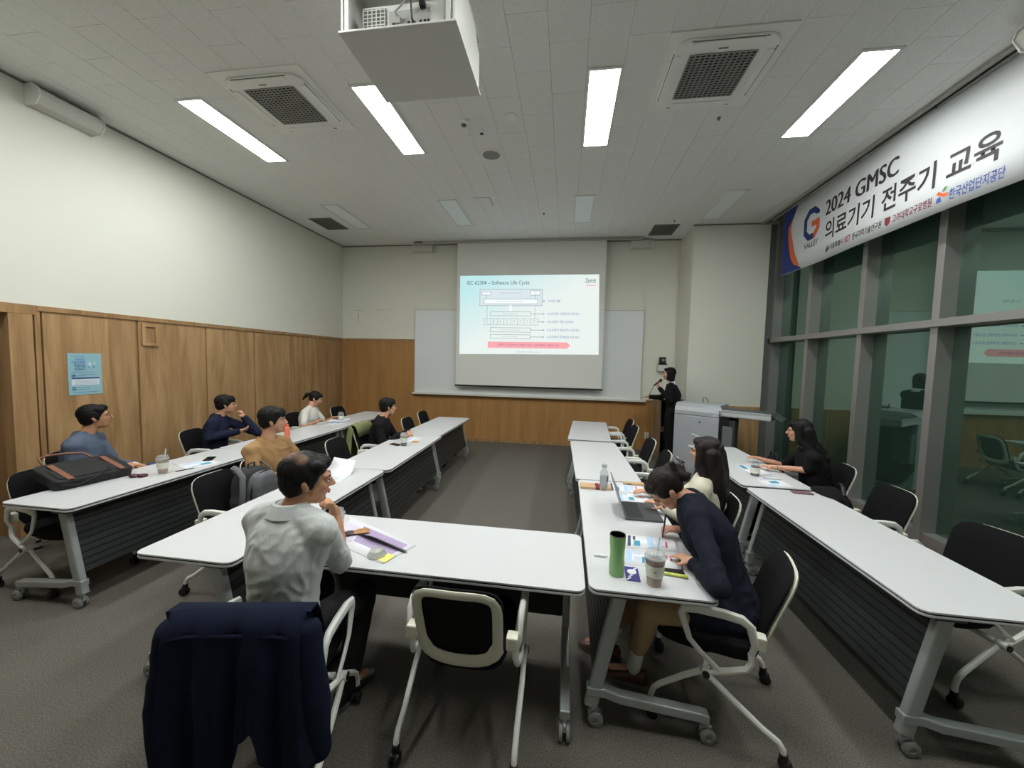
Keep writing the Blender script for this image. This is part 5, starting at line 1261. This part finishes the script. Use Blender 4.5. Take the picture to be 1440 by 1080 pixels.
w1 = thing('wooden_case', 'light wooden case with a maroon band beside the bottle', 'case', (.235, 3.13, .7205))
WD2 = mat('light_wood', (214, 176, 132), .5, var=.2, vscale=30, stretch=(1, 8, 8))
MB().bbox((-.085, -.055, 0), (.035, .055, .02)).build('box', WD2, w1, False, bevel=.003); MB().bbox((.035, -.056, 0), (.068, .056, .021)).build('maroon_band', mat('maroon', (128, 38, 60), .5), w1, False, bevel=.002); MB().bbox((.068, -.055, 0), (.16, .055, .02)).build('box_end', WD2, w1, False, bevel=.003)
w2 = thing('wooden_box', 'narrow light wooden box at the table joint beyond the laptop', 'box', (.60, 3.27, .7218)); MB().bbox((-.085, -.022, 0), (.085, .022, .018)).build('box', WD2, w2, False, bevel=.003)
MB().bbox((-.06, -.0225, .005), (-.02, -.022, .013)).build('printed_shape', PDK, w2, False)
sc_ = thing('sachet', 'small navy and white patterned sachet beside the green tumbler', 'sachet', (.352, 1.855, .7207), -.05)
MB().prism(rrect(.066, .125, .004, 2), 2, 0, .004).build('pouch', mat('sachet_navy', (62, 58, 130), .4), sc_, False, bevel=.001)
for k in range(5):
    MB().box((-.02 + .01 * k, -.048 + .024 * k, .0043), (.03, .007, .0006), Matrix.Rotation(.8, 3, 'Z')).build('printed_shape', PAPER, sc_, False)
MB().lathe((0, .015, .0042), [(0.022, 0), (0.022, .0006), (0, .0007)], 20).build('printed_shape', PAPER, sc_)
hl = thing('highlighter', 'yellow-green highlighter lying beside the iced coffee', 'highlighter', (.545, 1.875, .7285), -.15)
MB().cyl((-.065, 0, 0), (.035, 0, 0), .0075, 12).build('barrel', mat('hl_green', (206, 214, 110), .4), hl); MB().cyl((.035, 0, 0), (.07, 0, 0), .008, 12).build('cap', mat('hl_cap', (190, 200, 80), .4), hl)
bk_ = tag(MB().bbox((.50, 1.885, .7205), (.61, 1.935, .728)).build('phone', BLACKP, None, False, bevel=.004), 'dark phone under the edge of the handouts by the highlighter', 'phone')
pn = thing('pen', 'navy ballpoint pen in the hand of the woman in the blazer', 'pen', (.60, 2.29, .74))
d2 = V((.10, .0, .99)).normalized()
MB().cyl(V((0, 0, -.015)), d2 * .10, .0048, 10).build('barrel', mat('pen_navy', (38, 42, 84), .35), pn); MB().cyl(d2 * .10, d2 * .125, .0052, 10).build('cap', mat('pen_dark', (26, 28, 52), .35), pn); MB().cyl((0, 0, -.015), (-.001, 0, -.022), .003, 8, .0008).build('tip', GREYM, pn)
b = MB(); b.cap((0, 0, 0), (.03, .005, 0), .009, .007).cap((.03, 0, 0), (.055, -.004, .002), .008, .006); b.v = [V((p.x, p.y, max(p.z, -.006))) for p in b.v]
o = b.build('tissue', mat('tissue', (226, 228, 228), .8), None, True, origin=(0, 0, 0)); o.location = (.187, 1.998, .727); tag(o, 'crumpled scrap of white tissue left of the tumbler', 'tissue')
def slab(label, cat, name, x, y, rz, w_, l, h, m, ms=None, z=.7205):
    r = thing(name, label, cat, (x, y, z), rz); MB().prism(rrect(w_, l, .012), 2, 0, h).build('body', m, r, False, bevel=.002)
    if ms: MB().prism(rrect(w_ - .008, l - .01, .008), 2, h, h + .0005).build('screen', ms, r, False)
    return r
SCRN = mat('phone_screen', (20, 22, 26), .08)
slab('black phone lying face up on the left wall table', 'phone', 'phone', -3.43, 3.19, .55, .075, .15, .008, BLACKP, SCRN)
slab('dark phone beside the iced drink of the man in black', 'phone', 'phone', -1.98, 4.20, 1.2, .07, .145, .008, BLACKP, SCRN)
slab('phone in a patterned case by the elbow of the woman in black', 'phone', 'phone', 1.95, 3.345, 1.5, .072, .15, .009, mat('case_pink', (150, 120, 122), .4, var=.6, vscale=60, rgb2=(70, 40, 50)))
r = thing('pen', 'slim silver pen beside the coffee bottle', 'pen', (1.90, 3.70, .725), -.3); MB().cyl((-.07, 0, 0), (.06, 0, 0), .004, 8).build('barrel', GREYM, r); MB().cyl((.06, 0, 0), (.075, 0, 0), .003, 8, .0006).build('tip', BLACKP, r)
r = thing('pen', 'dark pen lying beside the iced latte', 'pen', (-3.30, 2.84, .725), 1.2); MB().cyl((-.07, 0, 0), (.06, 0, 0), .004, 8).build('barrel', BLACKP, r); MB().cyl((.06, 0, 0), (.075, 0, 0), .003, 8, .0006).build('tip', GREYM, r)
ec = thing('coin_pouch', 'dark red glossy pouch between the black briefcase and iced latte', 'pouch', (-3.475, 2.60, .7205), .5)
b = MB(); b.ell((-.028, 0, .012), (.034, .03, .013)); b.ell((.03, .0, .011), (.036, .032, .012)); blob('pouch', b, mat('pouch_red', (72, 30, 42), .2), ec, .004, 2, .002, 20)
MB().tube([(-.06, 0, .012), (0, .0, .022), (.065, 0, .012)], .003, 6).build('zip', mat('zip_dark', (40, 16, 24), .3), ec)
r = thing('snack', 'orange snack pack beside the hands of the man in black', 'snack', (-1.82, 4.40, .7205), .4); MB().rings([[V((x, w_ * c_, .008 + h_ * s_)) for c_, s_ in ((1, 0), (0, 1), (-1, 0), (0, -.9))] for x, w_, h_ in ((-.05, .02, .001), (-.03, .028, .009), (.03, .028, .009), (.05, .02, .001))]).build('wrapper', mat('snack_orange', (226, 170, 92), .5), r)
r = thing('stapled_handout', 'thick white handout held by the woman in the white T-shirt', 'paper', (-3.56, 5.50, .76), .3)
b = MB(); b.rings([[V((x, y, z + dz)) for y, z, dz in ((-.1, .0, 0), (.1, .0, 0), (.1, 0, .012), (-.1, 0, .012))] for x, z, dz in ((-.13, 0, 0), (0, 0, 0), (.13, 0, 0))]); b.build('pages', PAPER, r, False)
r.location.z = .735; MB().box((0, 0, .0125), (.16, .1, .001)).build('printed_shape', PGR, r, False)
r = thing('wrist_watch', 'thin dark wristband on the near wrist of the woman in black', 'wristband', (2.075, 3.985, .765)); MB().tube([(.004 * sin(a), .030 * cos(a), .026 * sin(a)) for a in [2 * pi * k / 20 for k in range(20)]], .003, 6, closed=True).build('band', mat('band_dark', (90, 80, 78), .4), r)

flush_blobs()
flush_text()
